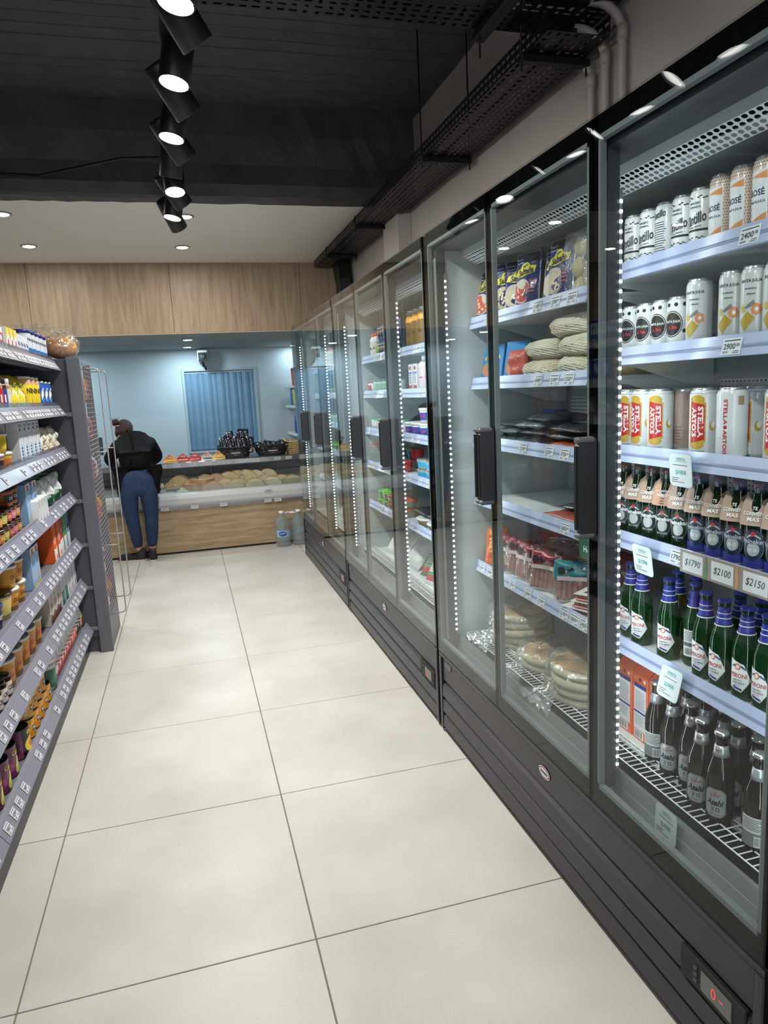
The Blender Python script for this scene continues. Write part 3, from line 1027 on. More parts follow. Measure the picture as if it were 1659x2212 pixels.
def a_stella2(b, mp, r, h):
    b.text('STELLA', .002, h * .67, h * .34, red, mp, h=.009, rot=-PI / 2); b.text('ARTOIS', .002, h * .26, h * .34, red, mp, h=.009, rot=-PI / 2)
    b.disc(.002, h * .465, .0045, .0045, K(170, 40, 60), mp, n=8); b.text('Premium Lager Beer', -.012, h * .47, h * .5, K(110, 90, 80), mp, h=.003, rot=-PI / 2, bold=0)
    b.rect(.028, h * .76, .042, h * .88, K(170, 140, 110), mp); b.disc(-.028, h * .48, .0025, .0025, red, mp, n=8)
whitecan = mat('white can paint', (222, 224, 226), .22, spec=.7)
P_tint = can('slim_can', .0285, .145, whitecan, a_tint); P_tint2 = can('slim_can', .0285, .145, whitecan, a_tint2)
P_rose = can('slim_can', .029, .156, mat('rose can peach', (218, 200, 188), .25), a_rose)
P_dots = can('slim_can', .0285, .132, whitecan, a_dots)
P_chen = can('tall_slim_can', .030, .163, mat('silver white can', (196, 198, 198), .22, spec=.7), a_chen)
P_ste = can('tall_beer_can', .0335, .169, whitecan, a_stella); P_ste2 = can('tall_beer_can', .0335, .169, whitecan, a_stella2)
P_brown = can('tall_beer_can', .0335, .166, mat('brown can paint', (150, 128, 116), .25), lambda b, mp, r, h: lines(b, mp, -.015, .02, h * .4, 6, .008, K(110, 86, 70)))
cl = lambda s: s
W3 = 'nearest fridge'
NB = lambda zs, k: zs[k] + .0245
RZ = -PI / 2
top3 = 'top shelf, ' + W3
row([P_tint, P_tint, P_tint2, P_tint, P_tint], [(1.205, y, NB(ZB, 0)) for y in (1.744, 1.678, 1.613, 1.549, 1.484)][:5], RZ + .25, 'white slim wine can with black script', top3, 'white script cans')
row(P_rose, [(1.207, y, NB(ZB, 0)) for y in (1.42, 1.356, 1.292, 1.228)], RZ + .15, 'peach dotted slim wine can', top3, 'peach wine cans')
row(P_rose, [(1.275, y, NB(ZB, 0)) for y in (1.42, 1.356, 1.292, 1.228)], RZ, 'peach dotted slim wine can in the back row', top3, 'peach wine cans')
row(P_tint, [(1.272, y, NB(ZB, 0)) for y in (1.744, 1.678, 1.613)], RZ, 'white slim wine can in the back row', top3, 'white script cans')
s2 = 'second shelf down, ' + W3
row(P_dots, [(1.205, y, NB(ZB, 1)) for y in (1.753, 1.687, 1.622, 1.560)], RZ + .3, 'white slim can with black polka dots', s2, 'polka dot cans')
row(P_chen, [(1.205, y, NB(ZB, 1)) for y in (1.487, 1.378, 1.312, 1.248)], RZ + .45, 'tall silver can with gold diamond', s2, 'gold diamond cans')
row(P_dots, [(1.275, y, NB(ZB, 1)) for y in (1.70, 1.63)], RZ, 'polka dot can in the back row', s2, 'polka dot cans')
s3 = 'third shelf down, ' + W3
row([P_ste, P_ste, P_ste, P_ste, P_ste2, P_ste], [(1.21, y, NB(ZB, 2)) for y in (1.773, 1.704, 1.634, 1.467, 1.375, 1.232)], RZ + .35, 'tall white beer can with red lettering', s3, 'tall white beer cans', .28)
row([P_brown, P_ste], [(1.265, 1.60, NB(ZB, 2)), (1.275, 1.375, NB(ZB, 2))], RZ, ['brown beer can standing behind the white ones', 'white beer can standing behind the front row'], s3)

# ---- bottles
bgreen = clear('green beer glass', (40, 110, 50), .04, (9, 36, 18), .8, .02)
bgreen2 = clear('bright green bottle glass', (60, 160, 60), .04, (14, 66, 26), .5, .02)
bbrown = clear('brown beer glass', (110, 56, 16), .04, (20, 11, 6), .85, .03)
BOT = [(.020, .002), (.0275, 0), (.0302, .006), (.0305, .02), (.0305, .112), (.029, .128), (.0235, .146), (.0170, .166), (.0140, .185), (.0134, .205), (.0150, .208), (.0150, .213), (.0135, .215)]
def bottle(name, glass, art, cap, neck=None, extra=()):
    cb = MB().lathe([(.0160, .2135), (.0165, .2165), (.0150, .2215), (.008, .2235), (.001, .2237)], cap, 18)
    a = MB(); art(a, cylmap(.0305))
    kids = [('label', a), ('cap', cb)]
    if neck: kids.append(('neck_foil', neck))
    return Proto(name, MB().lathe(BOT, glass, 22), 'bottle', kids + list(extra))
def rz(z):
    for (ra, za_), (rb, zb_) in zip(BOT[3:], BOT[4:]):
        if za_ <= z <= zb_ and zb_ > za_: return ra + (rb - ra) * (z - za_) / (zb_ - za_) + .0008
    return .0142
def neckband(m, z0, z1, stripes=()):
    b = MB().lathe([(rz(z0 + (z1 - z0) * q / 5), z0 + (z1 - z0) * q / 5) for q in range(6)], m, 20)
    for (za, zb_, mm) in stripes:
        b.lathe([(rz(za) + .0008, za), (rz(zb_) + .0008, zb_)], mm, 20)
    return b
star = lambda x, z, s: [(x + s * math.sin(k * PI / 5) * (1 if k % 2 == 0 else .45), z + s * math.cos(k * PI / 5) * (1 if k % 2 == 0 else .45)) for k in range(10)]
def put_star(b, x, z, s, m, mp, lift=.001):
    p = star(x, z, s)
    for k in range(0, 10, 2):
        b.conv([p[k], p[(k + 1) % 10], (x, z), p[k - 1]], m, mp, lift)
def a_heine(zero):
    def f(b, mp):
        grey = K(176, 182, 182)
        b.disc(0, .066, .026, .036, K(20, 46, 34) if not zero else K(34, 44, 70), mp, .0004, 24)
        b.disc(0, .060, .0225, .030, grey, mp, .0006, 24); b.disc(0, .058, .0210, .028, K(16, 34, 28) if not zero else K(30, 40, 66), mp, .0008, 24)
        b.disc(0, .056, .0135, .0155, grey, mp, .0010, 20)
        b.rect(-.026, .068, .026, .080, K(16, 28, 22) if not zero else K(30, 36, 60), mp, .0012)
        b.text('Heineken', 0, .074, .050, WHITE if not zero else K(170, 176, 190), mp, .0015, h=.011, bold=.03)
        put_star(b, 0, .091, .0075, K(200, 44, 44), mp, .0012)
        if zero:
            b.rect(-.048, .012, .048, .036, K(34, 48, 130), mp, .0005); b.rect(-.048, .010, .048, .0125, silverp, mp, .0006); b.text('0.0', 0, .055, .018, WHITE, mp, .0015, h=.009)
        else:
            b.text('MALT LAGER', 0, .036, .030, grey, mp, .0012, h=.005)
    return f
paper_tan = mat('tan card', (176, 148, 132), .6); paper_pink = mat('peach card', (206, 160, 132), .6)
def hanger(m, two=False):
    b = MB(); vs = []; n = 8
    for (t, wd) in ((0, .024), (.3, .031), (.7, .032), (1, .031)):
        y = -.016 - .022 * t; z = .160 - .050 * t
        for k in range(n + 1):
            u = -1 + 2 * k / n
            vs.append((u * wd, y + .010 * u * u, z + (.016 * abs(u) ** 2 * (1 - t))))
    fs = [(r_ * (n + 1) + k, r_ * (n + 1) + k + 1, (r_ + 1) * (n + 1) + k + 1, (r_ + 1) * (n + 1) + k) for r_ in range(3) for k in range(n)]
    b.add(vs, fs, m, True)
    mp0 = flat((0, -.0285, .134), (1, 0, 0), (0, .40, .916))
    mp = lambda x, z, l: (lambda q: (q[0], q[1] + 10.5 * x * x, q[2]))(mp0(x, z, l))
    if two:
        b.text('LA JUNTADA', 0, .012, .044, WHITE, mp, .0025, h=.007); b.text('PERFECTA', 0, .002, .036, WHITE, mp, .0025, h=.007); lines(b, mp, -.006, .008, -.008, 3, .007, BLACK, .0025)
    else:
        b.text('TE', 0, .013, .011, WHITE, mp, .0025, h=.008); b.text('CONVIENE', 0, .001, .050, WHITE, mp, .0025, h=.009); b.text('MAS', 0, -.012, .026, WHITE, mp, .0025, h=.0095)
    return ('neck_card', b)
def hneck(zero):
    b = MB().lathe([(.0151, .178), (.0146, .208)], K(20, 30, 26) if not zero else navy, 18)
    mp = cylmap(.0149); put_star(b, 0, .196, .0045, red, mp); lines(b, mp, -.002, .003, .189, 4, .003, WHITE)
    return b
capg = mat('green crown cap', (30, 90, 50), .3, metal=.4); caps = mat('silver crown cap', (200, 200, 200), .25, metal=.8)
P_h = bottle('beer_bottle', bgreen, a_heine(False), capg, hneck(False), [hanger(paper_tan)])
P_h2 = bottle('beer_bottle', bgreen, a_heine(False), capg, hneck(False), [hanger(paper_pink, True)])
P_h0 = bottle('beer_bottle', bgreen, a_heine(True), capg, hneck(True), [hanger(paper_tan)])
s4 = 'fourth shelf down, ' + W3
hy = (1.776, 1.714, 1.650, 1.588, 1.526)
row([P_h, P_h, P_h, P_h2, P_h], [(1.205, y, NB(ZB, 3)) for y in hy], RZ + .42, ['green beer bottle with tan neck card'] * 3 + ['green beer bottle with peach neck card', 'green beer bottle with tan neck card'], s4, 'green bottles with neck cards')
row(P_h0, [(1.205, y, NB(ZB, 3)) for y in (1.462, 1.400, 1.337, 1.275, 1.213)], RZ + .42, 'blue-labelled zero beer bottle with tan card', s4, 'blue zero bottles')
def a_per(b, mp):
    pts = [(-.0235, .030), (.006, .022), (.026, .052), (.010, .090), (-.0235, .100)]
    b.conv(pts, WHITE, mp, .0004)
    b.text('PERONI', -.002, .062, .038, red, mp, .0008, h=.0105); b.text('NASTRO', -.004, .0505, .022, navy, mp, .0008, h=.0042); b.text('AZZURRO', -.002, .044, .028, navy, mp, .0008, h=.0045)
    b.disc(-.004, .083, .0068, .0078, K(196, 80, 60), mp, .0006); b.disc(-.004, .083, .0045, .0055, K(236, 220, 200), mp, .0008)
    b.conv([(-.018, .085), (-.010, .088), (-.010, .083), (-.019, .080)], K(40, 64, 120), mp, .0006); b.conv([(.003, .088), (.014, .081), (.015, .076), (.003, .083)], K(40, 64, 120), mp, .0006)
    b.conv([(-.016, .036), (.006, .031), (.008, .025), (-.014, .030)], K(40, 64, 140), mp, .0006); b.text('Birra', -.004, .038, .014, red, mp, .0008, h=.003, shear=.3)
def a_per_back(b, mp):
    b.rect(-.018, .028, .018, .100, K(206, 208, 204), mp, .0004); lines(b, mp, -.015, .015, .094, 6, .0045); b.rect(-.016, .056, .016, .066, K(60, 66, 90), mp, .0007); barcode(b, mp, -.014, .031, .028, .022, .001)
PERN = neckband(K(48, 56, 150), .158, .204, [(.158, .1605, WHITE), (.176, .178, WHITE), (.188, .1895, WHITE)])
P_p = bottle('beer_bottle', bgreen2, a_per, K_ if False else mat('blue crown cap', (52, 60, 150), .3), PERN)
P_pb = bottle('beer_bottle', bgreen2, a_per_back, mat('blue crown cap', (52, 60, 150), .3), neckband(K(48, 56, 150), .158, .204, [(.158, .1605, WHITE)]))
s5 = 'fifth shelf down, ' + W3
row([P_p, P_p, P_p, P_pb, P_p, P_p, P_p, P_p], [(1.205 + dx, y, NB(ZB, 4)) for y, dx in ((1.762, .01), (1.695, 0), (1.577, 0), (1.51, .03), (1.436, 0), (1.368, -.005), (1.30, .0), (1.236, 0))], RZ + .4, 'green beer bottle with blue foil neck', s5, 'blue-necked green bottles', .2)
row(P_p, [(1.275, y, NB(ZB, 4)) for y in (1.63, 1.56, 1.40, 1.33)], RZ, 'blue-necked green bottle in the back row', s5, 'blue-necked green bottles')
OCT = lambda x, z, a, b_, c: [(x - a + c, z - b_), (x + a - c, z - b_), (x + a, z - b_ + c), (x + a, z + b_ - c), (x + a - c, z + b_), (x - a + c, z + b_), (x - a, z + b_ - c), (x - a, z - b_ + c)]
def a_asa(b, mp):
    b.conv(OCT(0, .058, .024, .034, .010), silverp, mp, .0004); b.conv(OCT(0, .058, .0225, .0325, .0095), K(96, 98, 98), mp, .0006); b.conv(OCT(0, .058, .0215, .0315, .009), silverp, mp, .0008)
    b.text('SUPER', 0, .0845, .010, BLACK, mp, .0011, h=.0022); b.text('"DRY"', .001, .077, .026, K(150, 70, 50), mp, .0011, h=.0075, shear=.3)
    b.text('Asahi', 0, .060, .038, BLACK, mp, .0011, h=.015, bold=.04, shear=.25)
    b.rect(-.008, .041, -.001, .042, BLACK, mp, .0011); b.rect(-.007, .045, -.002, .046, BLACK, mp, .0011); b.rect(-.005, .037, -.004, .049, BLACK, mp, .0011)
    b.rect(.003, .038, .010, .047, BLACK, mp, .0010); b.rect(.0045, .0395, .0085, .0455, silverp, mp, .0012); b.text('Beer Super', 0, .031, .022, BLACK, mp, .0011, h=.003, shear=.3)
    lines(b, mp, -.019, -.010, .048, 4, .003); lines(b, mp, .012, .020, .048, 4, .003)
def a_asab(b, mp):
    b.rect(-.026, .050, .026, .086, K(196, 198, 196), mp, .0004); lines(b, mp, -.024, .024, .080, 7, .004); b.rect(-.026, .018, .026, .050, K(112, 116, 114), mp, .0004); barcode(b, mp, .006, .020, .018, .024, .001)
ASN = MB().lathe([(rz(.164), .164), (rz(.175), .175), (rz(.190), .190)], silverp, 20); ASN.text('DRY', 0, .179, .014, K(160, 70, 70), cylmap(.0166), .0002, h=.006, shear=.3)
P_a = bottle('beer_bottle', bbrown, a_asa, caps, ASN); P_ab = bottle('beer_bottle', bbrown, a_asab, caps, MB().lathe([(rz(.164), .164), (rz(.175), .175), (rz(.190), .190)], silverp, 20))
bz = .4365
fr = [(1.190, 1.60, P_ab), (1.180, 1.520, P_a), (1.188, 1.455, P_a), (1.150, 1.372, P_a), (1.150, 1.305, P_a), (1.155, 1.192, P_ab)]
for k, (x, y, p) in enumerate(fr):
    p.put((x, y, bz), RZ + (.5 if p is P_a else .4), 'brown beer bottle with silver cap, %s from left in front row, fridge floor' % ORD[k], 'brown bottles on the fridge floor', (1.04, 1.04, 1.05))
for k, (x, y) in enumerate(((1.25, 1.55), (1.245, 1.47), (1.24, 1.40), (1.215, 1.325), (1.205, 1.250), (1.31, 1.50), (1.31, 1.42), (1.285, 1.33), (1.28, 1.25))):
    P_a.put((x, y, bz), RZ + .1 + .5 * math.sin(k * 2.3), 'brown beer bottle behind the front row, %s counting from left, fridge floor' % ORD[k], 'brown bottles on the fridge floor', (1.04, 1.04, 1.05))

# ---- orange cartons
def carton(name, w_, d, h, m, art, gable=.05, capm=None, top=None):
    b = MB().box(-w_ / 2, -d / 2, 0, w_ / 2, d / 2, h, m, .002)
    if gable:
        b.prism([(-d / 2, h - .001), (d / 2, h - .001), (.003, h + gable * .75), (.003, h + gable), (-.003, h + gable), (-.003, h + gable * .75)], -w_ / 2 + .001, w_ / 2 - .001, top or m, 'x')
    a = MB(); art(a, flat((0, -d / 2, 0), (1, 0, 0), (0, 0, 1)), w_, h)
    kids = [('print', a)]
    if capm: kids.append(('cap', MB().lathe([(.012, h + .001), (.012, h + gable * .6)], capm, 12)))
    return Proto(name, b, 'carton', kids)
def a_oj(b, mp, w_, h):
    b.rect(-w_ * .38, h * .16, w_ * .40, h * .80, K(222, 222, 224), mp, .0003); b.rect(-w_ * .38, h * .80, w_ * .40, h * .86, K(44, 50, 130), mp, .0003)
    lines(b, mp, -w_ * .34, w_ * .36, h * .74, 12, h * .024, K(130, 130, 140)); b.rect(-w_ * .38, h * .42, w_ * .40, h * .45, K(44, 50, 130), mp, .0008); lines(b, mp, -w_ * .34, w_ * .36, h * .38, 8, h * .02, K(130, 130, 140))
    barcode(b, mp, -w_ * .34, h * .03, w_ * .6, h * .12)
    for k in range(3): b.disc((-.3 + .3 * k) * w_, h * .93, .006, .006, (K(220, 170, 60), K(120, 60, 40), WHITE)[k], mp, .0004, 10)
P_oj = carton('juice_carton', .072, .072, .205, mat('orange carton', (232, 104, 62), .4), a_oj, .04)
row(P_oj, [(1.245, y, bz) for y in (1.782, 1.705, 1.628)], RZ, 'orange juice carton with blue-headed nutrition panel', 'fridge floor, ' + W3, 'orange juice cartons')

# ---- offer cards and the beer price strip
def offer(price, label, loc, z_tilt):
    b = MB()
    pts = []
    w_, h_, c = .082, .082, .012
    for (cx, cz, a0) in ((w_ / 2 - c, h_ / 2 - c, 0), (-w_ / 2 + c, h_ / 2 - c, 90), (-w_ / 2 + c, -h_ / 2 + c, 180), (w_ / 2 - c, -h_ / 2 + c, 270)):
        for k in range(5): pts.append((cx + c * math.cos(R(a0 + 22.5 * k)), cz + c * math.sin(R(a0 + 22.5 * k))))
    mp = flat((0, 0, 0), (1, 0, 0), (0, 0, 1))
    b.conv(pts, K(120, 180, 190), mp, 0, .01); b.conv([(x * .97, z * .97) for x, z in pts], mat('offer card', (206, 212, 212), .4), mp, .0005, .01)
    teal = K(86, 168, 172)
    b.text('OFERTA', .002, .026, .034, teal, mp, .0012, h=.008); b.rect(-.02, .0195, .024, .0203, teal, mp, .001)
    b.rect(-.026, .011, .026, .0125, BLACK, mp, .001); b.text('$' + price, .001, -.006, .038, teal, mp, .0012, h=.0125, bold=.03)
    for k, (a, e) in enumerate(((-.032, -.006), (-.032, -.010), (-.032, .014))): b.rect(a, -.0205 - k * .0048, e, -.019 - k * .0048, BLACK, mp, .001)
    o = b.build('offer_card', None, loc, RZ); o.rotation_euler = (R(z_tilt), 0, RZ)
    tag(o, label, 'price sign', 'teal-edged offer cards')
offer('1850', 'offer card reading $1850 hanging from the third shelf of the nearest fridge', (1.125, 1.440, 1.277), 4)
offer('1790', 'offer card reading $1790 hanging from the fourth shelf of the nearest fridge', (1.125, 1.582, 1.025), 8)
offer('2900', 'offer card reading $2900 hanging from the fifth shelf above brown bottles', (1.125, 1.465, .727), -14)
offer('2900', 'offer card reading $2900 low on the duct below the brown bottles', (1.034, 1.350, .425), -3)
b = MB(); mp = flat((0, 0, 0), (1, 0, 0), (0, 0, 1))
strip_brown = mat('brown price strip card', (142, 126, 114), .5)
b.box(-.19, 0, -.028, .19, .001, .028, strip_brown)
for k, (pr, gl) in enumerate((('$1790', K(60, 120, 70)), ('$2100', K(190, 140, 80)), ('$2150', K(206, 176, 90)))):
    x = -.135 + k * .098
    b.rect(x - .045, -.022, x + .025, .022, mat('price card white', (210, 210, 212), .5), mp, .0004)
    b.text(pr, x - .010, 0, .054, BLACK, mp, .0008, h=.019, shear=.25, bold=0)
    b.conv([(x + .030, -.026), (x + .040, -.026), (x + .040, .0), (x + .0372, .012), (x + .0372, .026), (x + .0335, .026), (x + .0335, .012), (x + .030, .0)], gl, mp, .0006)
o = b.build('price_strip', None, (1.133, 1.255, 1.055), RZ)
tag(o, 'brown card strip with three handwritten beer prices on the fourth shelf edge', 'price sign')
b = MB().box(-.03, 0, -.035, .03, .001, .035, K(60, 150, 90)); b.rect(-.026, -.03, .024, .03, WHITE, mp, .0004); b.text('$1790', 0, 0, .046, BLACK, mp, .0008, h=.018, bold=0)
tag(b.build('price_sign', None, (1.135, 1.760, 1.062), RZ), 'green-framed price sign beside the led strip, left end of fourth shelf edge', 'price sign')
b = MB().box(-.04, 0, -.04, .04, .001, .04, K(40, 96, 66)); b.text('He', 0, -.008, .03, WHITE, mp, .0006)
tag(b.build('price_sign', None, (1.135, 1.875, 1.0), RZ), 'dark green sign reading He at the right end of the half-empty shelf', 'price sign')

# ---- soft packs
def pillow(w_, h, t, m, seed=0, nx=12, nz=12, crumple=.15, edge=True):
    """Bag lying in the XZ plane, front at -Y, sealed top and bottom; returns (MB, surface map)."""
    rr = random.Random(seed)
    ph = [rr.uniform(0, 6.28) for _ in range(6)]
    def y_of(u, v):
        k = max(0, (1 - abs(u) ** 4)) ** .6 * max(0, (1 - abs(v) ** 3)) ** .7
        return t / 2 * k * (1 + crumple * (math.sin(5 * u + ph[0] + 3 * v) + math.sin(7 * v + ph[1] - 2 * u) + .6 * math.sin(13 * u * v + ph[2])))
    def wx(v): return w_ / 2 * (1 - .05 * math.cos(v * 2.2 + ph[3]) * crumple * 5)
    vs = []; fs = []
    for s in (-1, 1):
        for j in range(nz + 1):
            v = -1 + 2 * j / nz
            for i in range(nx + 1):
                u = -1 + 2 * i / nx
                vs.append((u * wx(v), s * (y_of(u, v) + .0006), (v + 1) / 2 * h))
    S_ = (nx + 1) * (nz + 1)
    for j in range(nz):
        for i in range(nx):
            a = j * (nx + 1) + i
            fs.append((a, a + 1, a + nx + 2, a + nx + 1)); fs.append((S_ + a, S_ + a + nx + 1, S_ + a + nx + 2, S_ + a + 1))
    for i in range(nx):
        fs.append((i, S_ + i, S_ + i + 1, i + 1)); a = nz * (nx + 1) + i; fs.append((a, a + 1, S_ + a + 1, S_ + a))
    for j in range(nz):
        a = j * (nx + 1); fs.append((a, a + nx + 1, S_ + a + nx + 1, S_ + a)); a += nx; fs.append((a, S_ + a, S_ + a + nx + 1, a + nx + 1))
    def mp(x, z, l=0):
        v = max(-1, min(1, 2 * z / h - 1)); u = max(-1, min(1, x / wx(v)))
        return (x, -y_of(u, v) - .0012 - l, z)
    return MB().add(vs, fs, m, True), mp

def gcrimp(b, w_, h, m, mp):
    b.rect(-w_ / 2 * .98, h - .010, w_ / 2 * .98, h - .002, m, mp, .0002); b.rect(-w_ / 2 * .98, .002, w_ / 2 * .98, .010, m, mp, .0002)

SALT = mat('deep blue pasta film', (30, 48, 116), .22, spec=.8, bump=(30, .3))
def salt(seed, col, disc_m, octs=True):
    w_, h = .135, .205
    b, mp = pillow(w_, h, .030, col, seed)
    a = MB(); gcrimp(a, w_, h, silverp, mp)
    for s in (-1, 1): a.rect(s * w_ * .47 - .002, .01, s * w_ * .47 + .002, h - .01, silverp, mp, .0003)
    yl = K(226, 212, 50)
    a.conv([(-.055, h * .60), (-.02, h * .57), (.045, h * .62), (.055, h * .72), (.012, h * .745), (-.045, h * .70)], yl, mp, .0006)
    a.disc(.0, h * .71, .024, .020, yl, mp, .0005); a.text('La', -.005, h * .735, .014, navy, mp, .0012, h=.009); a.text('Salteña', .002, h * .655, .078, navy, mp, .0012, h=.022, rot=.10, shear=.2, bold=.03)
    a.disc(-.020, h * .34, .046, .042, K(206, 196, 186), mp, .0004, 20); a.disc(-.020, h * .34, .041, .037, disc_m, mp, .0006, 20)
    rr = random.Random(seed)
    for k in range(14):
        an = rr.uniform(0, 6.28); q = rr.uniform(0, .03); a.disc(-.020 + q * math.cos(an), h * .34 + q * math.sin(an), .006, .005, K(236, 220, 200), mp, .0009, 8)
    if octs:
        for k in range(3 if seed % 2 == 0 else 1): a.conv(OCT(.045 - k * .028, h * .87, .0125, .0135, .005), BLACK, mp, .0004)
    lines(a, mp, .02, .055, h * .46, 4, .011, K(200, 90, 90)); lines(a, mp, -.06, -.01, h * .86, 2, .012, K(160, 180, 220))
    return Proto('pasta_pouch', b, 'food pouch', [('print', a)])
prot = [salt(0, SALT, K(222, 206, 178)), salt(1, SALT, K(190, 60, 56)), salt(2, SALT, K(206, 90, 60)), salt(3, SALT, K(216, 200, 160)), salt(4, SALT, K(204, 190, 180))]
za = NB(ZA, 0)
gb = 'blue pasta pouches'
for k, (y, x, p, tl, rz) in enumerate(((2.735, 1.20, 2, 8, .35), (2.665, 1.24, 1, 8, .75), (2.545, 1.21, 3, 6, .55), (2.485, 1.23, 0, 6, .6), (2.36, 1.195, 1, 5, .2), (2.215, 1.235, 4, 9, .4), (2.130, 1.195, 0, 6, .12), (1.985, 1.24, 4, 7, .35))):
    prot[p].put((x, y, za), RZ + rz, 'deep blue filled-pasta pouch with yellow badge, %s from left, top shelf' % ORD[k], gb, None, (-tl, 0))
# round filled pasta stacked in a clear tray to the right of the pouches
pasta = mat('pale fresh pasta', (206, 190, 146), .55, bump=(90, .2))
for k, (y, z) in enumerate(((2.045, za + .035), (2.055, za + .095), (2.035, za + .155))):
    b = MB(); b.T = Matrix.Rotation(-PI / 2, 4, 'Y')
    b.lathe([(.001, -.008), (.030, -.008), (.033, -.002), (.027, .004), (.020, .011), (.001, .013)], pasta, 22)
    tag(b.build('pasta_disc', None, (1.215, y, z)), 'round filled pasta disc, %s of the pile right of the blue pouches' % ('lowest', 'middle', 'highest')[k], 'pasta', 'round pasta discs')
p_, mp_ = pillow(.13, .20, .03, film, 9)
tag(p_.build('clear_pouch', None, (1.20, 2.04, za), RZ), 'clear pouch wrapped around the round pasta discs, top shelf of nearest fridge', 'food pouch')

LB = mat('bright blue pack', (40, 126, 190), .3, spec=.7)
def lbl(b, mp, w_, h):
    b.rect(-w_ * .49, .003, w_ * .49, .007, silverp, mp, .0003)
    yl = K(226, 212, 50); b.conv([(-.045, h * .60), (.0, h * .56), (.045, h * .62), (.04, h * .72), (-.035, h * .70)], yl, mp, .0005); b.text('La Salteña', 0, h * .645, .070, navy, mp, .001, h=.016, rot=.08, shear=.2)
    b.disc(-.02, h * .33, .032, .028, K(196, 130, 80), mp, .0005)
    lines(b, mp, .01, .045, h * .42, 4, .012, WHITE)
P_lb = carton('frozen_box', .125, .028, .150, LB, lbl, 0)
for k, (y, x, rz) in enumerate(((2.72, 1.215, .35), (2.51, 1.22, .3))):
    P_lb.cat = 'food box'
    P_lb.put((x, y, NB(ZA, 1)), RZ + rz, 'bright blue dough box with yellow badge, %s of the two, second shelf' % ('left', 'right')[k], 'bright blue boxes', None, (-12, 0))
# netted flour-tortilla bags
netm = mat('cream net bag', (204, 196, 172), .5, bump=(40, .4)); netl = K(228, 224, 208)
def blob(rx, ry, rz_, m, seed, nz=14, na=26, amp=.1, sq=.75):
    rr = random.Random(seed); ph = [rr.uniform(0, 6.28) for _ in range(6)]
    vs = []; fs = []
    for j in range(nz + 1):
        p = PI * j / nz
        for i in range(na):
            a = 2 * PI * i / na; n_ = 1 + amp * (math.sin(3 * a + ph[0] + 2 * p) + .6 * math.sin(7 * a + ph[1] - 4 * p) + .5 * math.sin(11 * p + ph[2] + 2 * a))
            sp = math.sin(p) ** sq
            vs.append((rx * sp * math.cos(a) * n_, ry * sp * math.sin(a) * n_, rz_ * (1 - math.cos(p) * (1 if p > PI / 2 else .97)) * (n_ if p > 1 else 1)))
    for j in range(nz):
        for i in range(na): fs.append((j * na + i, j * na + (i + 1) % na, (j + 1) * na + (i + 1) % na, (j + 1) * na + i))
    return MB().add(vs, fs, m, True)
def netbag(seed):
    b = blob(.105, .165, .036, netm, seed, amp=.035, sq=.55)
    rr = random.Random(seed); ph = [rr.uniform(0, 6.28) for _ in range(6)]
    a = MB()
    for k in range(26):
        for s in (-1, 1):
            pts = []
            for q in range(15):
                p = PI * (.10 + .80 * q / 14); an = 2 * PI * k / 26 + s * 1.1 * p
                n_ = 1 + .035 * (math.sin(3 * an + ph[0] + 2 * p) + .6 * math.sin(7 * an + ph[1] - 4 * p) + .5 * math.sin(11 * p + ph[2] + 2 * an))
                sp = math.sin(p) ** .55
                pts.append((.106 * sp * math.cos(an) * n_, .1665 * sp * math.sin(an) * n_, .036 * (1 - math.cos(p) * 1.03)))
            a.tube(pts, .0011, netl, 3)
    a.conv([(.02 * math.cos(k * PI / 8), .07 + .018 * math.sin(k * PI / 8)) for k in range(16)], netl, lambda x, z, l: (x, z - .05, .0755 + l), .001)
    return Proto('tortilla_bag', b, 'food bag', [('net', a)])
nb = [netbag(3), netbag(8)]
zb_ = NB(ZA, 1)
for k, (y, x, z, lb) in enumerate(((2.30, 1.27, .0, 'lower left'), (2.03, 1.265, .0, 'lower right'), (2.27, 1.275, .062, 'middle left'), (2.02, 1.265, .066, 'middle right'), (2.08, 1.27, .128, 'topmost'))):
    nb[k % 2].put((x, y, zb_ + z), .08 * (k % 3 - 1), 'cream netted bag of flat dough, %s in the pile, second shelf' % lb, 'netted dough bags', None, (0, 3 * (k % 3 - 1)))
b, mp = pillow(.10, .11, .05, mat('red and white wrap', (186, 88, 76), .35, bump=(40, .5)), 5)
tag(b.build('wrapped_pack', None, (1.18, 2.40, zb_), RZ + .2), 'red and clear wrapped dough pack left of the netted bags', 'food bag')
# dark vacuum packs
def slab(w_, d, t, m, seed, n=10):
    """Thin floppy pack lying flat, base at z=0."""
    b, mp = pillow(w_, d, t, m, seed, n, n, .16)
    b.T = None
    b.v = [(x, z - d / 2, t / 2 - y) for (x, y, z) in b.v]
    return b
darkpk = mat('dark vacuum film', (34, 36, 44), .16, spec=.9, bump=(24, .8)); redpk = mat('orange red vacuum film', (156, 72, 48), .2, spec=.8, bump=(30, .5)); silv = mat('silver vacuum film', (120, 128, 136), .2, metal=.5, bump=(30, .9))
bl = slab(.24, .20, .028, darkpk, 1); P_dk = Proto('vacuum_pack', bl, 'food pack', [])
P_rd = Proto('vacuum_pack', slab(.22, .17, .022, redpk, 2), 'food pack', []); P_sv = Proto('vacuum_pack', slab(.20, .17, .025, silv, 4), 'food pack', [])
z3 = NB(ZA, 2)
pos = ((2.60, 0, P_dk), (2.60, .028, P_sv), (2.57, .054, P_dk), (2.38, 0, P_dk), (2.36, .028, P_dk), (2.40, .056, P_sv), (2.34, .080, P_dk), (2.13, 0, P_rd), (2.14, .024, P_dk), (2.10, .052, P_dk))
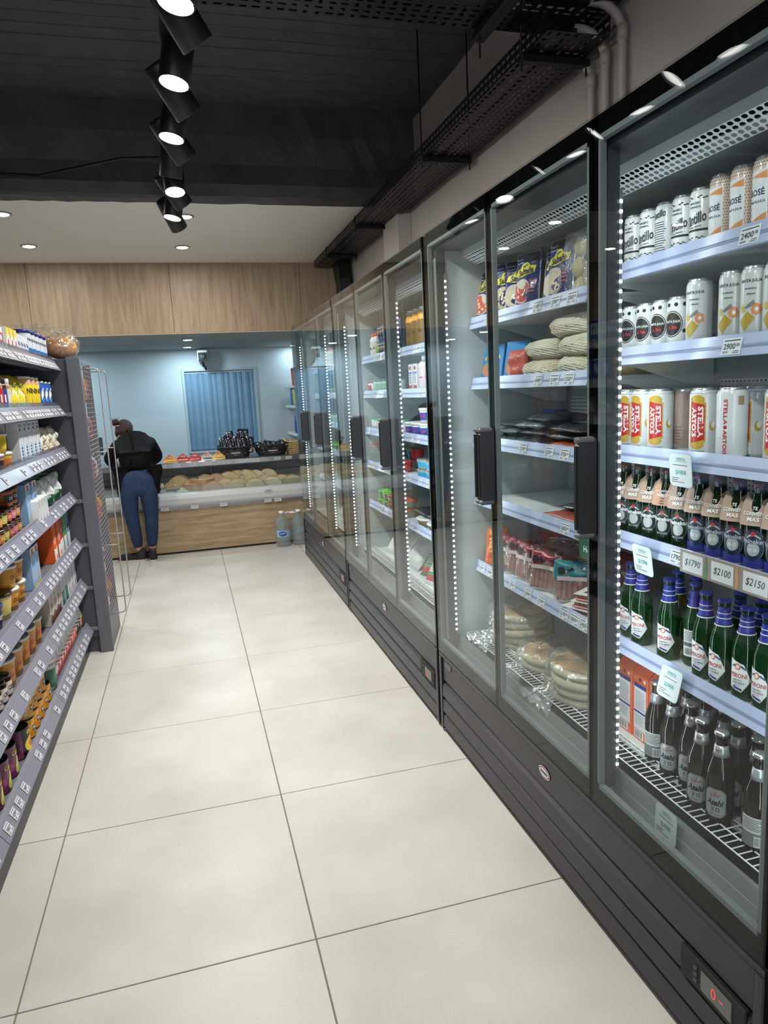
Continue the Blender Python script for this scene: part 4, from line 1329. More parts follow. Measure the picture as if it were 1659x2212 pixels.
for k, (y, z, p) in enumerate(pos):
    p.put((1.31 - .02 * (k % 2), y, z3 + z), RZ + .1 * (k % 3 - 1), '%s flat vacuum pack, pack %s counted from the left pile, third shelf down' % ({P_dk: 'dark', P_rd: 'orange red', P_sv: 'silvery'}[p], ORD[k]), 'flat vacuum packs', (1, 1.0, 1.15))
b = MB().box(-.05, -.03, 0, .05, .03, .012, K(50, 84, 190), .003); tag(b.build('blue_box', None, (1.42, 2.58, z3 + .105), RZ), 'small blue box behind the dark vacuum packs', 'box')
P_rd.put((1.27, 2.13, NB(ZA, 3)), RZ, 'orange red vacuum pack alone on the half-empty fourth shelf, front')
P_dk.put((1.35, 2.12, NB(ZA, 3) + .02), RZ + .2, 'brown vacuum pack lying behind the orange one on the half-empty shelf')
# sausages
frank = mat('pink sausage', (176, 100, 84), .3, spec=.6); redlab = mat('deep red sausage pack', (138, 40, 56), .25, spec=.7, bump=(26, .4))
def sausage_pack(seed, lab, upright=True):
    b = MB()
    for k in range(6):
        x = -.045 + k * .018
        b.tube([(x, 0, .012), (x, 0, .02), (x, 0, .10), (x, 0, .112)], .0088, frank, 8)
    p, mp = pillow(.125, .15, .030, film, seed)
    a, mp = pillow(.128, .075, .032, lab, seed); a.v = [(x, y, z + .075) for x, y, z in a.v]
    mq = lambda x, z, l: (x, -.017 - l, z)
    for k in range(2): a.conv(OCT(-.035 + .03 * k, .115, .012, .013, .005), BLACK, mq, .001)
    a.rect(-.05, .082, .05, .096, K(200, 180, 180), mq, .0006)
    return Proto('sausage_pack', p, 'sausage pack', [('sausages', b, 'pink sausages'), ('paper_label', a)])
sp = sausage_pack(2, redlab); sq = sausage_pack(3, mat('teal pack', (44, 120, 130), .3))
z5 = NB(ZA, 4)
yy5 = (2.60, 2.52, 2.44, 2.36, 2.28, 2.20)
for k, y in enumerate(yy5):
    sp.put((1.20 + .02 * (k % 2), y, z5), RZ + .35 + .22 * math.sin(2.1 * k), 'deep red sausage pack standing up, %s from left, fifth shelf' % ORD[k], 'red sausage packs', None, (-14, 0))
for k in range(6):
    sp.put((1.34 + .01 * (k % 2), 2.56 - k * .10, z5 + (.02 if k % 2 else 0)), RZ + .2, 'deep red sausage pack in the back row, %s from left, fifth shelf' % ORD[k], 'red sausage packs', None, (-20, 0))
for k in range(5):
    sp.put((1.30, 2.44 - k * .09, z5 + .10 + .01 * (k % 2)), RZ + .3, 'deep red sausage pack tipped over on top, %s from left, fifth shelf' % ORD[k], 'red sausage packs', None, (-70, 8 * (k % 3 - 1)))
sq.put((1.22, 2.105, z5), RZ + .9, 'teal-labelled sausage pack standing between the red packs and trays', None, None, (-6, 0))
ob = mat('orange yellow pack', (232, 120, 44), .3, spec=.7)
b, mp = pillow(.09, .165, .03, ob, 7); a = MB(); a.rect(-.035, .03, .035, .13, K(206, 60, 40), mp, .0004); lines(a, mp, -.03, .03, .11, 4, .018, K(240, 200, 80), .001)
P_o = Proto('snack_pouch', b, 'food pouch', [('print', a)]); P_o.put((1.20, 2.70, z5), RZ + .9, 'orange and yellow pouch leaning at the left end of the sausage shelf', None, None, (-22, 0))
P_y = Proto('snack_pouch', pillow(.10, .11, .03, mat('yellow brown pack', (150, 110, 50), .3), 8)[0], 'food pouch'); P_y.put((1.28, 2.02, z5 + .10), RZ, 'yellow-edged pouch behind the stacked sausage trays')
b = MB()
for k in range(6): b.tube([(-.06, -.04 + k * .016, .012), (.06, -.04 + k * .016, .012)], .0085, frank, 8)
tr = MB().box(-.07, -.052, 0, .07, .05, .006, frank, .002); fm_ = MB().box(-.075, -.056, .0215, .075, .054, .0225, WPL)
fm_.rect(-.05, -.04, .05, .03, K(120, 60, 40), flat((0, 0, .0225), (1, 0, 0), (0, 1, 0)), .0004)
P_tr = Proto('sausage_tray', tr, 'sausage pack', [('sausages', b), ('lid_film', fm_, 'white printed lid film')])
for k, (x, y, z) in enumerate(((1.23, 2.02, 0), (1.245, 1.99, .026), (1.25, 1.985, .052))):
    P_tr.put((x, y, z5 + z), .35 + .1 * k, 'flat tray of pink sausages, %s of three stacked' % ('lowest', 'middle', 'topmost')[k], 'stacked sausage trays')
P_tr.put((1.21, 1.885, z5), .9, 'flat tray of sausages alone at the right end of the fifth shelf')
# flat breads
crust = mat('toasted flat bread', (188, 144, 98), .7, mottle=(22, .5), bump=(30, .4)); dough = mat('pale bread edge', (206, 196, 164), .7, mottle=(20, .1))
def bread(r, t, seed):
    rr = random.Random(seed)
    b = MB(); n = 26; prof = [(r * .93, 0), (r, t * .35), (r * .985, t * .75), (r * .9, t), (r * .5, t * .96), (.002, t * .9)]
    b.lathe(prof, dough, n, mats=[dough, dough, dough, crust, crust])
    b.v = [(x * (1 + .03 * math.sin(3 * math.atan2(y, x) + seed)), y * (1 + .03 * math.cos(2 * math.atan2(y, x) + seed)), z + .004 * math.sin(4 * x / r + seed) * (math.hypot(x, y) / r)) for x, y, z in b.v]
    return b
def bagged(r, n, t, seed):
    b = MB(); hh = n * t
    rr = random.Random(seed); prof = [(r * .98, -.001), (r * 1.05, .01), (r * 1.05, hh * .6), (r * 1.03, hh), (r * .9, hh + .012), (r * .4, hh + .008), (.002, hh + .008)]
    b.lathe(prof, film, 30); ph = [rr.uniform(0, 6) for _ in range(4)]
    out = []
    for x, y, z in b.v:
        a = math.atan2(y, x); k = 1 + .04 * math.sin(9 * a + ph[0] + 30 * z) + .03 * math.sin(17 * a + ph[1])
        out.append((x * k, y * k, z + (.008 * math.sin(5 * a + ph[2]) if z > hh * .7 else 0)))
    b.v = out
    # gathered bag neck
    nk = MB(); m_ = 10; vs = []; fs = []
    for j in range(5):
        for i in range(m_ + 1):
            u = -1 + 2 * i / m_
            vs.append((-r * .9 - j * .022, u * (.035 + .016 * j), hh * .45 - .012 * j + .012 * math.sin(i * 2.3 + j)))
    for j in range(4):
        for i in range(m_): a = j * (m_ + 1) + i; fs.append((a, a + 1, a + m_ + 2, a + m_ + 1))
    nk.add(vs, fs, film, True)
    return b, nk
for si, (x, y, r, n, lb) in enumerate(((1.265, 2.60, .13, 5, 'left'), (1.255, 2.33, .12, 2, 'middle'), (1.262, 2.045, .155, 4, 'large right'))):
    t = .028
    b, nk = bagged(r, n, t, si + 3)
    o = b.build('bread_bag', None, (x, y, .437)); tag(o, 'clear bag around the %s pile of flat breads, fridge floor' % lb, 'bag', 'clear bread bags')
    nk.build('bag_neck', o)
    for k in range(n):
        tag(bread(r * (1 - .02 * k), t * .93, k + si).build('flat_bread', None, (x + .004 * (k % 2), y - .006 * (k % 3), .439 + k * t)),
            'toasted flat bread, %s from bottom in the %s bag' % (ORD[k], lb), 'bread', 'bagged flat breads')

# ---- generic tubs for the farther fridges and the shelves
def tub(name, r0, r1, h, body, lid, band=None, txt=None, cat='tub', tcol=WHITE, sy=1.):
    b = MB().lathe([(r0 * .9, .002), (r0, 0), (r0 + (r1 - r0) * .5, h * .5), (r1, h - .006), (r1, h - .004)], body, 20, sy=sy)
    kids = [('lid', MB().lathe([(r1 * 1.05, h - .009), (r1 * 1.06, h - .002), (r1 * 1.0, h + .002), (r1 * .93, h + .001), (.001, h)], lid, 22, sy=sy))]
    if band or txt:
        a = MB(); mp0 = cylmap(r0, r1, h); mp = (lambda x, z, l: (lambda q: (q[0], q[1] * sy, q[2]))(mp0(x, z, l))) if sy != 1 else mp0
        if band: a.rect(-r1 * 1.3, h * .2, r1 * 1.3, h * .72, band, mp, .0005)
        if txt: a.text(txt, 0, h * .48, r1 * 1.3, tcol, mp, .001, h=h * .2)
        kids.append(('label', a))
    return Proto(name, b, cat, kids)
whtub = mat('white tub plastic', (220, 222, 222), .35); clearp = clear('clear cup plastic', (225, 230, 228), .07, (200, 200, 195), .35, .05)
def jar2(name, r, h, body, lidm, labm, txt=None, tcol=BLACK, neck=.85, lidh=.018, cat='jar', th=.2):
    b = MB().lathe([(r * .9, .001), (r, .004), (r, h * .78), (r * neck, h * .88), (r * neck, h - lidh)], body, 20)
    kids = [('lid', MB().lathe([(r * neck * 1.06, h - lidh), (r * neck * 1.06, h - .002), (r * neck, h), (.001, h)], lidm, 20))]
    if labm:
        a = MB(); mp = cylmap(r); a.rect(-r * 1.5, h * .12, r * 1.5, h * .70, labm, mp, .0005)
        if txt: a.text(txt, 0, h * .42, r * 1.35, tcol, mp, .001, h=h * th)
        kids.append(('label', a))
    return Proto(name, b, cat, kids)
CATD = {}
G = lambda n: mat(n, {'green lid': (58, 150, 70), 'red lid': (190, 50, 54), 'lime lid': (110, 200, 60), 'terracotta lid': (190, 90, 60), 'teal lid': (60, 140, 120), 'yellow bottle': (228, 160, 36), 'grey cap': (84, 84, 84)}[n], .35)
P_t_red = tub('cheese_tub', .034, .040, .062, mat('red tub', (190, 48, 54), .35), G('red lid')); P_t_blue = tub('cheese_tub', .034, .040, .062, mat('blue tub', (40, 78, 160), .35), G('green lid'))
P_t_green = tub('cheese_tub', .034, .040, .062, whtub, G('lime lid'), K(60, 150, 70)); P_t_white = tub('yoghurt_tub', .045, .052, .085, whtub, G('teal lid'), K(150, 190, 170))
P_t_redw = tub('yoghurt_cup', .026, .033, .078, whtub, G('red lid'), red); P_t_grnw = tub('yoghurt_cup', .026, .033, .078, whtub, G('green lid'))
P_t_lime = tub('dip_tub', .05, .055, .050, clearp, G('lime lid')); P_t_terr = tub('dip_tub', .05, .055, .050, clearp, G('terracotta lid'))
P_t_ser = tub('spread_tub', .050, .058, .075, whtub, whtub, K(56, 72, 160), 'SanCor', tcol=K(220, 60, 60)); P_t_cas = tub('cream_cheese_box', .055, .062, .050, whtub, clearp, K(60, 170, 214), sy=.75)
P_juice = jar2('juice_bottle', .042, .205, G('yellow bottle'), G('grey cap'), K(120, 90, 30), 'CEPITA', BLACK, .8, .03, 'bottle', .07)
P_milkc = carton('milk_carton', .06, .05, .15, mat('white carton', (226, 228, 232), .4), lambda b, mp, w_, h: (b.rect(-w_ * .45, h * .03, w_ * .45, h * .26, red, mp), b.rect(-w_ * .3, h * .8, w_ * .3, h * .92, red, mp), b.rect(-w_ * .5, h * .66, w_ * .5, h * .72, K(60, 110, 190), mp), lines(b, mp, -w_ * .3, w_ * .3, h * .6, 5, .01)), 0)
P_milkb = jar2('yoghurt_bottle', .036, .185, WPL, WPL, K(210, 190, 196), 'SanCor', red, .55, .03, 'bottle', .07)
P_orcap = jar2('milk_bottle', .030, .16, WPL, mat('orange cap', (236, 90, 60), .4), K(210, 200, 196), 'DIA', BLACK, .6, .018, 'bottle', .1)
def choc(col):
    b, mp = pillow(.055, .10, .035, col, 3, 8, 8); a = MB(); gcrimp(a, .055, .10, K(60, 70, 130), mp); a.disc(0, .05, .016, .016, K(214, 170, 60), mp, .0005); lines(a, mp, -.02, .02, .085, 2, .008, WHITE)
    return Proto('dessert_pouch', b, 'food pouch', [('print', a)])
C_b, C_t, C_r, C_g = choc(mat('navy pouch', (40, 52, 100), .3)), choc(mat('teal pouch', (30, 110, 130), .3)), choc(mat('red pouch', (190, 60, 50), .3)), choc(mat('green pouch', (110, 190, 70), .3))
P_bagw = Proto('cheese_bag', (lambda t: t[0])(pillow(.19, .23, .07, mat('white printed bag', (206, 208, 206), .3, bump=(24, .6), mottle=(9, .08)), 4)), 'food bag')
def capri(col, col2, txt):
    b, mp = pillow(.19, .24, .05, col, 6, 12, 12, .1); a = MB()
    a.text(txt, 0, .15, .14, col2, mp, .001, h=.035); a.rect(-.08, .02, .08, .05, red, mp, .0006); a.rect(-.08, .05, .08, .07, K(60, 140, 90), mp, .0006); lines(a, mp, -.07, .06, .115, 4, .012, col2, .001)
    return Proto('frozen_bag', b, 'food bag', [('print', a)])
P_cap = capri(mat('white frozen bag', (222, 224, 222), .35), K(200, 60, 50), 'Tropicalis'); P_capg = capri(mat('dark green bag', (44, 84, 62), .35), WHITE, 'SUPER')

W2 = 'middle fridge'
def fill2(ya, yb_, pitch, k, protos, desc, x=1.205, dz=0., where=None, grp=None, jit=0, zs=ZC, unit=W2):
    pts = []; y = yb_
    while y >= ya:
        pts.append((x, y, zs[k] + .0245 + dz)); y -= pitch
    row(protos, pts, RZ, desc, (('%s shelf, %s' % (('top', 'second', 'third', 'fourth', 'fifth')[k], unit)) if where is None else where), grp, jit)
# far bay of the middle fridge (behind its first two doors)
fill2(3.95, 4.40, .058, 0, [C_g, C_b, C_b, C_t, C_t, C_r, C_r, C_b], 'small shiny dessert pouch, lower row', where='top shelf, ' + W2, grp='dessert pouches')
fill2(3.95, 4.38, .058, 0, [C_b, C_b, C_t, C_t, C_t, C_b], 'small shiny dessert pouch, upper row', dz=.098, x=1.215, where='top shelf, ' + W2, grp='dessert pouches')
row([P_orcap], [(1.22, y, ZC[0] + .0245) for y in (4.56, 4.49)], RZ, 'white bottle with orange cap', 'top shelf left end, ' + W2, 'orange-capped bottles')
fill2(3.95, 4.38, .112, 1, [P_t_white], 'large white tub with teal lid', dz=0, grp='white tubs with teal lids')
fill2(4.44, 4.60, .08, 1, [P_t_redw, P_t_grnw], 'small striped cup at the left end', where='second shelf, ' + W2, grp='cups at the left end')
fill2(3.92, 4.56, .07, 2, [P_t_grnw, P_t_grnw, P_t_grnw, P_t_grnw, P_t_redw, P_t_redw, P_t_redw, P_t_redw, P_t_grnw, P_t_grnw], 'tall yoghurt cup in a close row', grp='yoghurt cups')
fill2(3.92, 4.36, .084, 3, [P_t_green, P_t_green, P_t_red, P_t_blue, P_t_blue, P_t_red], 'squat cheese tub with bright lid', grp='cheese tubs')
fill2(3.92, 4.36, .084, 3, [P_t_green, P_t_green, P_t_red, P_t_blue, P_t_blue, P_t_red], 'cheese tub stacked on the second layer', dz=.064, x=1.28, grp='cheese tubs')
fill2(3.90, 4.40, .115, 4, [P_t_lime, P_t_lime, P_t_terr, P_t_terr, P_t_terr], 'clear dip tub in the lower layer', grp='dip tubs')
fill2(3.90, 4.40, .115, 4, [P_t_lime, P_t_lime, P_t_terr, P_t_terr, P_t_terr], 'clear dip tub in the upper layer', dz=.052, x=1.208, grp='dip tubs')
for k, (y, rz) in enumerate(((4.38, .2), (4.18, -.1), (3.98, .15))):
    P_bagw.put((1.22, y, .437), RZ + rz, 'white printed cheese bag leaning back, %s from left, %s floor' % (ORD[k], W2), 'white cheese bags', None, (-42, 0))
# near bay (behind its third door)
row([P_juice], [(1.21, y, ZC[0] + .0245) for y in (3.70, 3.60, 3.50, 3.40, 3.30)], RZ, 'yellow juice bottle with grey cap', 'top shelf, ' + W2, 'yellow juice bottles')
row([P_orcap], [(1.215, y, ZC[0] + .0245) for y in (3.20, 3.12, 3.04)], RZ, 'white bottle beside the yellow juices', 'top shelf, ' + W2, 'white bottles right of juices')
row([P_milkc, P_milkc, P_milkb, P_milkb, P_milkb, P_milkb], [(1.21, y, ZC[1] + .0245) for y in (3.72, 3.64, 3.53, 3.44, 3.35, 3.26)], RZ, 'white and red yoghurt drink', 'second shelf, ' + W2, 'yoghurt drinks')
row([P_t_ser], [(1.215, y, ZC[2] + .0245) for y in (3.76, 3.63, 3.50, 3.37, 3.24)], RZ, 'white spread tub with blue band', 'third shelf, ' + W2, 'blue-banded tubs')
row([P_t_ser], [(1.215, y, ZC[2] + .103) for y in (3.50, 3.37)], RZ, 'blue-banded tub stacked on another', 'third shelf, ' + W2, 'blue-banded tubs')
for d, nm in ((0, 'lower'), (.053, 'upper')):
    row([P_t_cas], [(1.215, y, ZC[3] + .0245 + d) for y in (3.60, 3.46, 3.32)], RZ, 'white and sky blue cream cheese box, %s layer' % nm, 'fourth shelf, ' + W2, 'cream cheese boxes')
row([P_t_blue], [(1.29, y, ZC[3] + .0245) for y in (3.78, 3.70)], RZ, 'blue tub with green lid behind', 'fourth shelf, ' + W2, 'blue tubs behind')
P_tray = tub('meal_tray', .06, .075, .045, mat('kraft tray', (176, 150, 110), .6), WPL, sy=.8)
row([P_tray], [(1.22, y, ZC[4] + .0245) for y in (3.62, 3.44, 3.26)], RZ, 'kraft meal bowl with white lid', 'fifth shelf, ' + W2, 'kraft bowls')
row([P_dk], [(1.29, y, ZC[4] + .075) for y in (3.70, 3.46)], RZ, 'dark flat pack laid across the bowls', 'fifth shelf, ' + W2, 'dark packs')
P_capg.put((1.25, 3.72, .437), RZ + .3, 'dark green frozen bag on the floor of the middle fridge', None, None, (-38, 0))
for k, y in enumerate((3.54, 3.36, 3.18)):
    P_cap.put((1.21, y, .437), RZ + .25, 'white frozen bag with red writing, %s from left, middle fridge floor' % ORD[k], 'white frozen bags', None, (-34, 0))
row([P_bagw], [(1.36, y, .437) for y in (3.66, 3.46, 3.26)], RZ, 'grey bag standing behind the frozen bags', W2 + ' floor', 'grey bags behind', tilt=(-10, 0))
# farthest fridge
W1 = 'farthest fridge'
row([P_orcap], [(1.2, y, ZC[0] + .0245) for y in (6.02, 5.95, 5.88, 5.81)], RZ, 'white bottle with orange cap', 'top shelf, ' + W1, 'far orange-capped bottles')
row([P_t_lime], [(1.2, y, ZC[1] + .0245) for y in (6.0, 5.87, 5.74)], RZ, 'clear tub', 'second shelf, ' + W1, 'far clear tubs')
row([P_t_white], [(1.2, y, ZC[2] + .0245) for y in (6.0, 5.88, 5.76)], RZ, 'white tub with teal lid', 'third shelf, ' + W1, 'far teal tubs')
row([P_t_green], [(1.2, y, ZC[3] + .0245) for y in (6.0, 5.9, 5.8)], RZ, 'white tub with lime lid', 'fourth shelf, ' + W1, 'far lime tubs')
row([P_bagw], [(1.22, y, .437) for y in (5.98, 5.78)], RZ, 'crumpled clear bag', W1 + ' floor', 'far bags', tilt=(-40, 0))
# ================================================================== left shelving
shelf_grey = mat('grey shelf steel', (104, 105, 114), .4, spec=.5)
strip_grey = mat('grey price strip', (132, 133, 148), .28, spec=.6)
panel_grey = mat('dark grey end panel', (74, 74, 82), .45)
post_grey = mat('grey end post', (98, 99, 108), .4)
wire_grey = mat('grey wire', (160, 160, 163), .4, metal=.2)
fence = clear('clear shelf fence', (228, 230, 236), .05, (190, 192, 200), .12)
GZ = (1.700, 1.448, 1.210, .945, .668, .418, .140)
gd = empty('shelving_unit', (-.665, 1.2, 0))
tag(gd, 'grey steel supermarket shelving full of groceries along the left side', 'shelving')
MB().box(-.50, 0, .0, -.475, 3.30, 1.78, panel_grey).build('back_panel', gd)
MB().box(-.47, 0, 0, -.035, 3.30, .12, panel_grey).box(-.036, 0, .012, -.032, 3.30, .125, K(60, 60, 66)).build('plinth', gd)
rr = random.Random(12)
prices = ['2750', '4290', '1150', '3000', '2500', '7005', '890', '2800', '1690', '5100']
for k, z in enumerate(GZ):
    for j, (ya, yb_) in enumerate(((0, 1.098), (1.102, 2.198), (2.202, 3.296))):
        s = MB().box(-.475, ya, z + .018, -.035, yb_, z + .034, shelf_grey).box(-.475, ya, z - .01, -.44, yb_, z + .02, shelf_grey).box(-.09, ya, z + .0, -.04, yb_, z + .02, shelf_grey).build('shelf', gd)
        b = MB().prism([(-.036, z + .058), (-.030, z + .058), (-.027, z + .046), (.004, z + .0), (.000, z - .003), (-.031, z + .042)], ya, yb_, strip_grey)
        b.build('price_strip', s)
        if k < 3:
            MB().box(-.040, ya + .01, z + .03, -.038, yb_ - .01, z + .075, fence).build('fence', s)
        n = int((yb_ - ya) / (.062 if k < 2 else .088))
        for q in range(n):
            y = ya + .05 + q * (yb_ - ya - .08) / n + rr.uniform(-.008, .008)
            if rr.random() < (.08 if k < 2 else .2) or (j == 0 and k > 1 and q < n * .4): continue
            price_tag(prices[rr.randrange(10)], s, (-.0095, y, z + .0245), PI / 2, R(-34), .046, .036)
# end rack with wire mesh
er = empty('end_display_rack', (-.60, 4.50, 0))
tag(er, 'grey end rack with wire mesh side and two tall wire hoops', 'display rack')
MB().box(-.55, .0, .10, -.035, .012, 1.765, panel_grey).build('side_panel', er)
for z in (1.45, 1.205, .94, .675, .41, .155):
    MB().box(-.50, -.016, z - .012, -.03, .0, z + .012, shelf_grey, .003).build('cross_rib', er)
MB().box(-.035, -.02, 0, .04, .02, 1.775, post_grey, .004).build('end_post', er)
MB().box(-.55, .02, .0, -.03, .45, .13, panel_grey).build('shade_box', er)  # added dark box standing in for the shade under the rack
MB().box(-.55, .012, 1.755, .0, .47, 1.768, shelf_grey).build('top_shelf', er)
MB().box(.0, .02, 0, .035, .50, .20, post_grey, .003).build('base_panel', er)
MB().box(-.01, .47, 0, .035, .50, 1.75, post_grey, .003).build('rear_post', er)
b = MB()
for k in range(9): b.bar((.037, .04 + k * .053, .205), (.037, .04 + k * .053, 1.75), .0013, wire_grey, 4)
for k in range(56): b.bar((.037, .03, .215 + k * .0275), (.037, .47, .215 + k * .0275), .0014, wire_grey, 4)
b.build('wire_mesh', er, kind='stuff')
for y in (.10, .50):
    b = MB().tube([(.03, y, 1.71), (.105, y, 1.71), (.118, y, 1.705), (.125, y, 1.69), (.125, y, .225), (.118, y, .212), (.105, y, .207), (.03, y, .207)], .0042, wire_grey, 8)
    for z in (1.215, .64): b.bar((.03, y, z), (.125, y, z), .0038, wire_grey, 6)
    b.build('wire_hoop', er)
# groceries seen through the mesh
colsm = [K(190, 60, 50), K(206, 150, 60), K(180, 110, 60), K(120, 50, 110), K(200, 196, 190), K(90, 60, 50), K(60, 90, 140), K(214, 90, 60)]
kk = 0
for zi, z in enumerate((.26, .50, .76, 1.02, 1.28, 1.52)):
    MB().box(-.40, .02, z - .008, -.01, .46, z, shelf_grey).build('shelf', er)
    for q in range(4):
        m = colsm[(zi * 3 + q) % 8]
        p, mp = pillow(.085, .15, .05, m, q + zi, 8, 8); mp2 = mp; p.rect(-.03, .05, .03, .09, colsm[(zi + q * 2 + 3) % 8], mp, .0008)
        o = p.build('snack_bag', None, (-.605, 4.60 + q * .093, z + .001), PI / 2)
        tag(o, 'coloured snack bag behind the wire mesh, %s from left, %s row from floor' % (ORD[q], ORD[zi]), 'snack bag', 'snack bags behind the mesh')

RL = PI / 2
FX = -.712
Zs = [z + .0345 for z in GZ]
SH = ['top shelf at left', 'second shelf at left', 'third shelf at left', 'fourth shelf at left', 'fifth shelf at left', 'sixth shelf at left', 'lowest shelf at left']
def lrow(protos, ys, k, desc, group=None, depth=.07, dz=0., back=0, rz=0., tilt=(0, 0), f=.965, where=None, sc=None):
    pts = [(FX - depth / 2, y * f, Zs[k] + dz) for y in ys]
    row(protos, pts, RL + rz, desc, where or SH[k], group, 0, sc, tilt=tilt)
    for q in range(back):
        pts2 = [(FX - depth / 2 - depth * 1.04 * (q + 1), y * f, Zs[k] + dz) for y in ys]
        sfx = (' behind', ' at the back')[q]; d2 = [d + sfx for d in desc] if isinstance(desc, (list, tuple)) else desc + sfx
        row(protos, pts2, RL + rz, d2, where or SH[k], group, 0, sc, tilt=tilt)

brownm = mat('chocolate brown', (62, 36, 28), .3); yelm = mat('bright yellow', (232, 206, 40), .35); blum = mat('strong blue', (38, 84, 176), .35); cremem = mat('cream film', (226, 220, 204), .35, bump=(20, .4))
P_choc = jar2('milk_bottle', .033, .15, mat('light cocoa', (170, 130, 104), .35), WPL, WHITE, 'ARDI', BLACK, .8, .028, 'bottle', .28)
P_choc2 = jar2('milk_bottle', .033, .15, mat('light cocoa', (170, 130, 104), .35), WPL, WHITE, 'CILU', K(190, 60, 60), .8, .028, 'bottle', .28)
lrow([P_choc, P_choc, P_choc2], (3.28, 3.40, 3.51), 0, 'cocoa milk bottle with white cap', 'cocoa milk bottles', .07, back=1)
P_yc = carton('milk_carton', .060, .06, .115, WHITE, lambda b, mp, w_, h: (b.conv([(-w_ * .5, h), (-w_ * .5, h * .55), (w_ * .5, h * .8), (w_ * .5, h)], yelm, mp), b.conv([(-w_ * .5, 0), (w_ * .5, 0), (w_ * .5, h * .1), (-w_ * .5, h * .4)], yelm, mp), b.disc(.0, h * .45, .012, .016, red, mp, .0006), b.disc(-.005, .012, .009, .009, BLACK, mp, .0007)), 0)
lrow(P_yc, (3.61, 3.685, 3.76), 0, 'yellow and white carton', 'yellow and white cartons', .06, back=1)
P_nc = carton('milk_carton', .056, .05, .105, mat('pale grey carton', (206, 208, 218), .4), lambda b, mp, w_, h: (b.rect(-w_ * .5, 0, w_ * .5, h * .3, K(120, 160, 210), mp), b.text('Nu', 0, h * .6, w_ * .6, navy, mp), b.text('1', 0, h * .15, w_ * .16, WHITE, mp, .001)), 0)
lrow(P_nc, (3.845, 3.91, 3.97, 4.03), 0, 'small pale carton with blue base', 'small pale cartons', .055, back=1)
def bluetin(num, h=.145, r=.046):
    b = can_body(r, h, WHITE); lid = MB().lathe([(r * 1.02, h - .012), (r * 1.02, h + .003), (r * .95, h + .006), (.001, h + .006)], mat('navy lid', (30, 44, 120), .35), 22)
    a = MB(); mp = cylmap(r); a.rect(-.07, .012, .07, h * .42, K(52, 110, 180), mp, .0004); a.rect(-.07, h * .42, .07, h * .90, K(206, 212, 222), mp, .0004); a.text('Nutri', 0, h * .70, .062, navy, mp, .001, h=.017); a.text(num, .012, h * .24, .018, WHITE if num != '4' else K(240, 190, 70), mp, .001)
    return Proto('milk_powder_tin', b, 'tin', [('lid', lid), ('label', a)])
lrow([bluetin('2'), bluetin('1'), bluetin('6'), bluetin('3'), bluetin('4')], (4.135, 4.245, 4.355, 4.465, 4.575), 0, 'white and blue tin with navy lid', 'blue milk powder tins', .095, back=1)
# bag of crisps on the rack top
chip = mat('orange crisps', (214, 150, 70), .6, mottle=(45, .4), bump=(70, 1.))
for k, (x, y, rx, rz_) in enumerate(((-.668, 4.635, .085, .064), (-.83, 4.70, .10, .075))):
    nm = ('nearer', 'farther')[k]
    tag(blob(rx, .10, rz_, chip, 20 + k, amp=.05).build('crisps', None, (x, y, 1.772)), 'heap of orange crisps inside the %s clear bag on the rack top' % nm, 'crisps')
    o = blob(rx * 1.12, .115, rz_ * 1.12, film, 30 + k, amp=.07).build('crisps_bag', None, (x, y, 1.770))
    tag(o, 'crinkled clear bag of orange crisps, %s of two on the rack top' % nm, 'food bag')
    b = MB(); vs = []; fs = []
    for j in range(5):
        for i in range(11):
            u = -1 + i / 5; vs.append((u * (.03 + .022 * j), .012 * math.sin(i * 2.1 + j), rz_ * 2.1 + .014 * j + .006 * math.sin(3 * i + j)))
        if j: fs += [((j - 1) * 11 + i, (j - 1) * 11 + i + 1, j * 11 + i + 1, j * 11 + i) for i in range(10)]
    b.add(vs, fs, film, True).build('bag_neck', o)
# second shelf
def pb(body, capm, lab):
    return jar2('shake_bottle', .030, .145, body, capm, lab, 'N', WHITE, .86, .03, 'bottle', .22)
lrow([pb(brownm, CAPB, K(60, 170, 190)), pb(brownm, CAPB, K(30, 110, 70)), pb(mat('light cocoa', (170, 130, 104), .35), CAPB, red), pb(brownm, CAPB, K(40, 60, 140)), pb(mat('light cocoa', (170, 130, 104), .35), WPL, K(206, 210, 180))], (3.245, 3.315, 3.385, 3.455, 3.525), 1,
     ['shake bottle with black cap'] * 4 + ['shake bottle with white cap'], 'shake bottles', .064, back=1)
def ypouch(col):
    b, mp = pillow(.12, .17, .05, mat('yellow film', (226, 206, 50), .22, spec=.8, bump=(26, .5)), 12); a = MB()
    a.conv([(-.05, .02), (.0, .0), (.03, .09), (-.02, .11)], WHITE, mp, .0005); a.conv([(.01, .165), (.055, .165), (.055, .03)], col, mp, .0005); a.text('Nido', 0, .12, .07, K(30, 90, 50), mp, .001, h=.022)
    return Proto('milk_powder_pouch', b, 'food pouch', [('print', a)])
lrow([ypouch(yelm), ypouch(red)], (3.70, 3.83), 1, 'yellow milk powder pouch', 'yellow pouches', .06, rz=-.2, tilt=(-10, 0), back=1)
def nido(num):
    r, h = .046, .165; b = can_body(r, h, yelm); a = MB(); mp = cylmap(r); a.rect(-.07, h * .78, .07, h * .92, K(216, 170, 140), mp, .0005)
    a.disc(0, h * .62, .034, .030, yelm, mp, .0007); a.text('NIDO', 0, h * .60, .070, BLACK, mp, .0012, h=.026, bold=.03); a.disc(.012, h * .30, .013, .020, orange, mp, .0006); a.text(num, .012, h * .30, .010, red, mp, .001)
    return Proto('milk_powder_tin', b, 'tin', [('lid', MB().lathe([(r, h - .008), (r * 1.01, h + .003), (.001, h + .004)], WPL, 20)), ('label', a)])
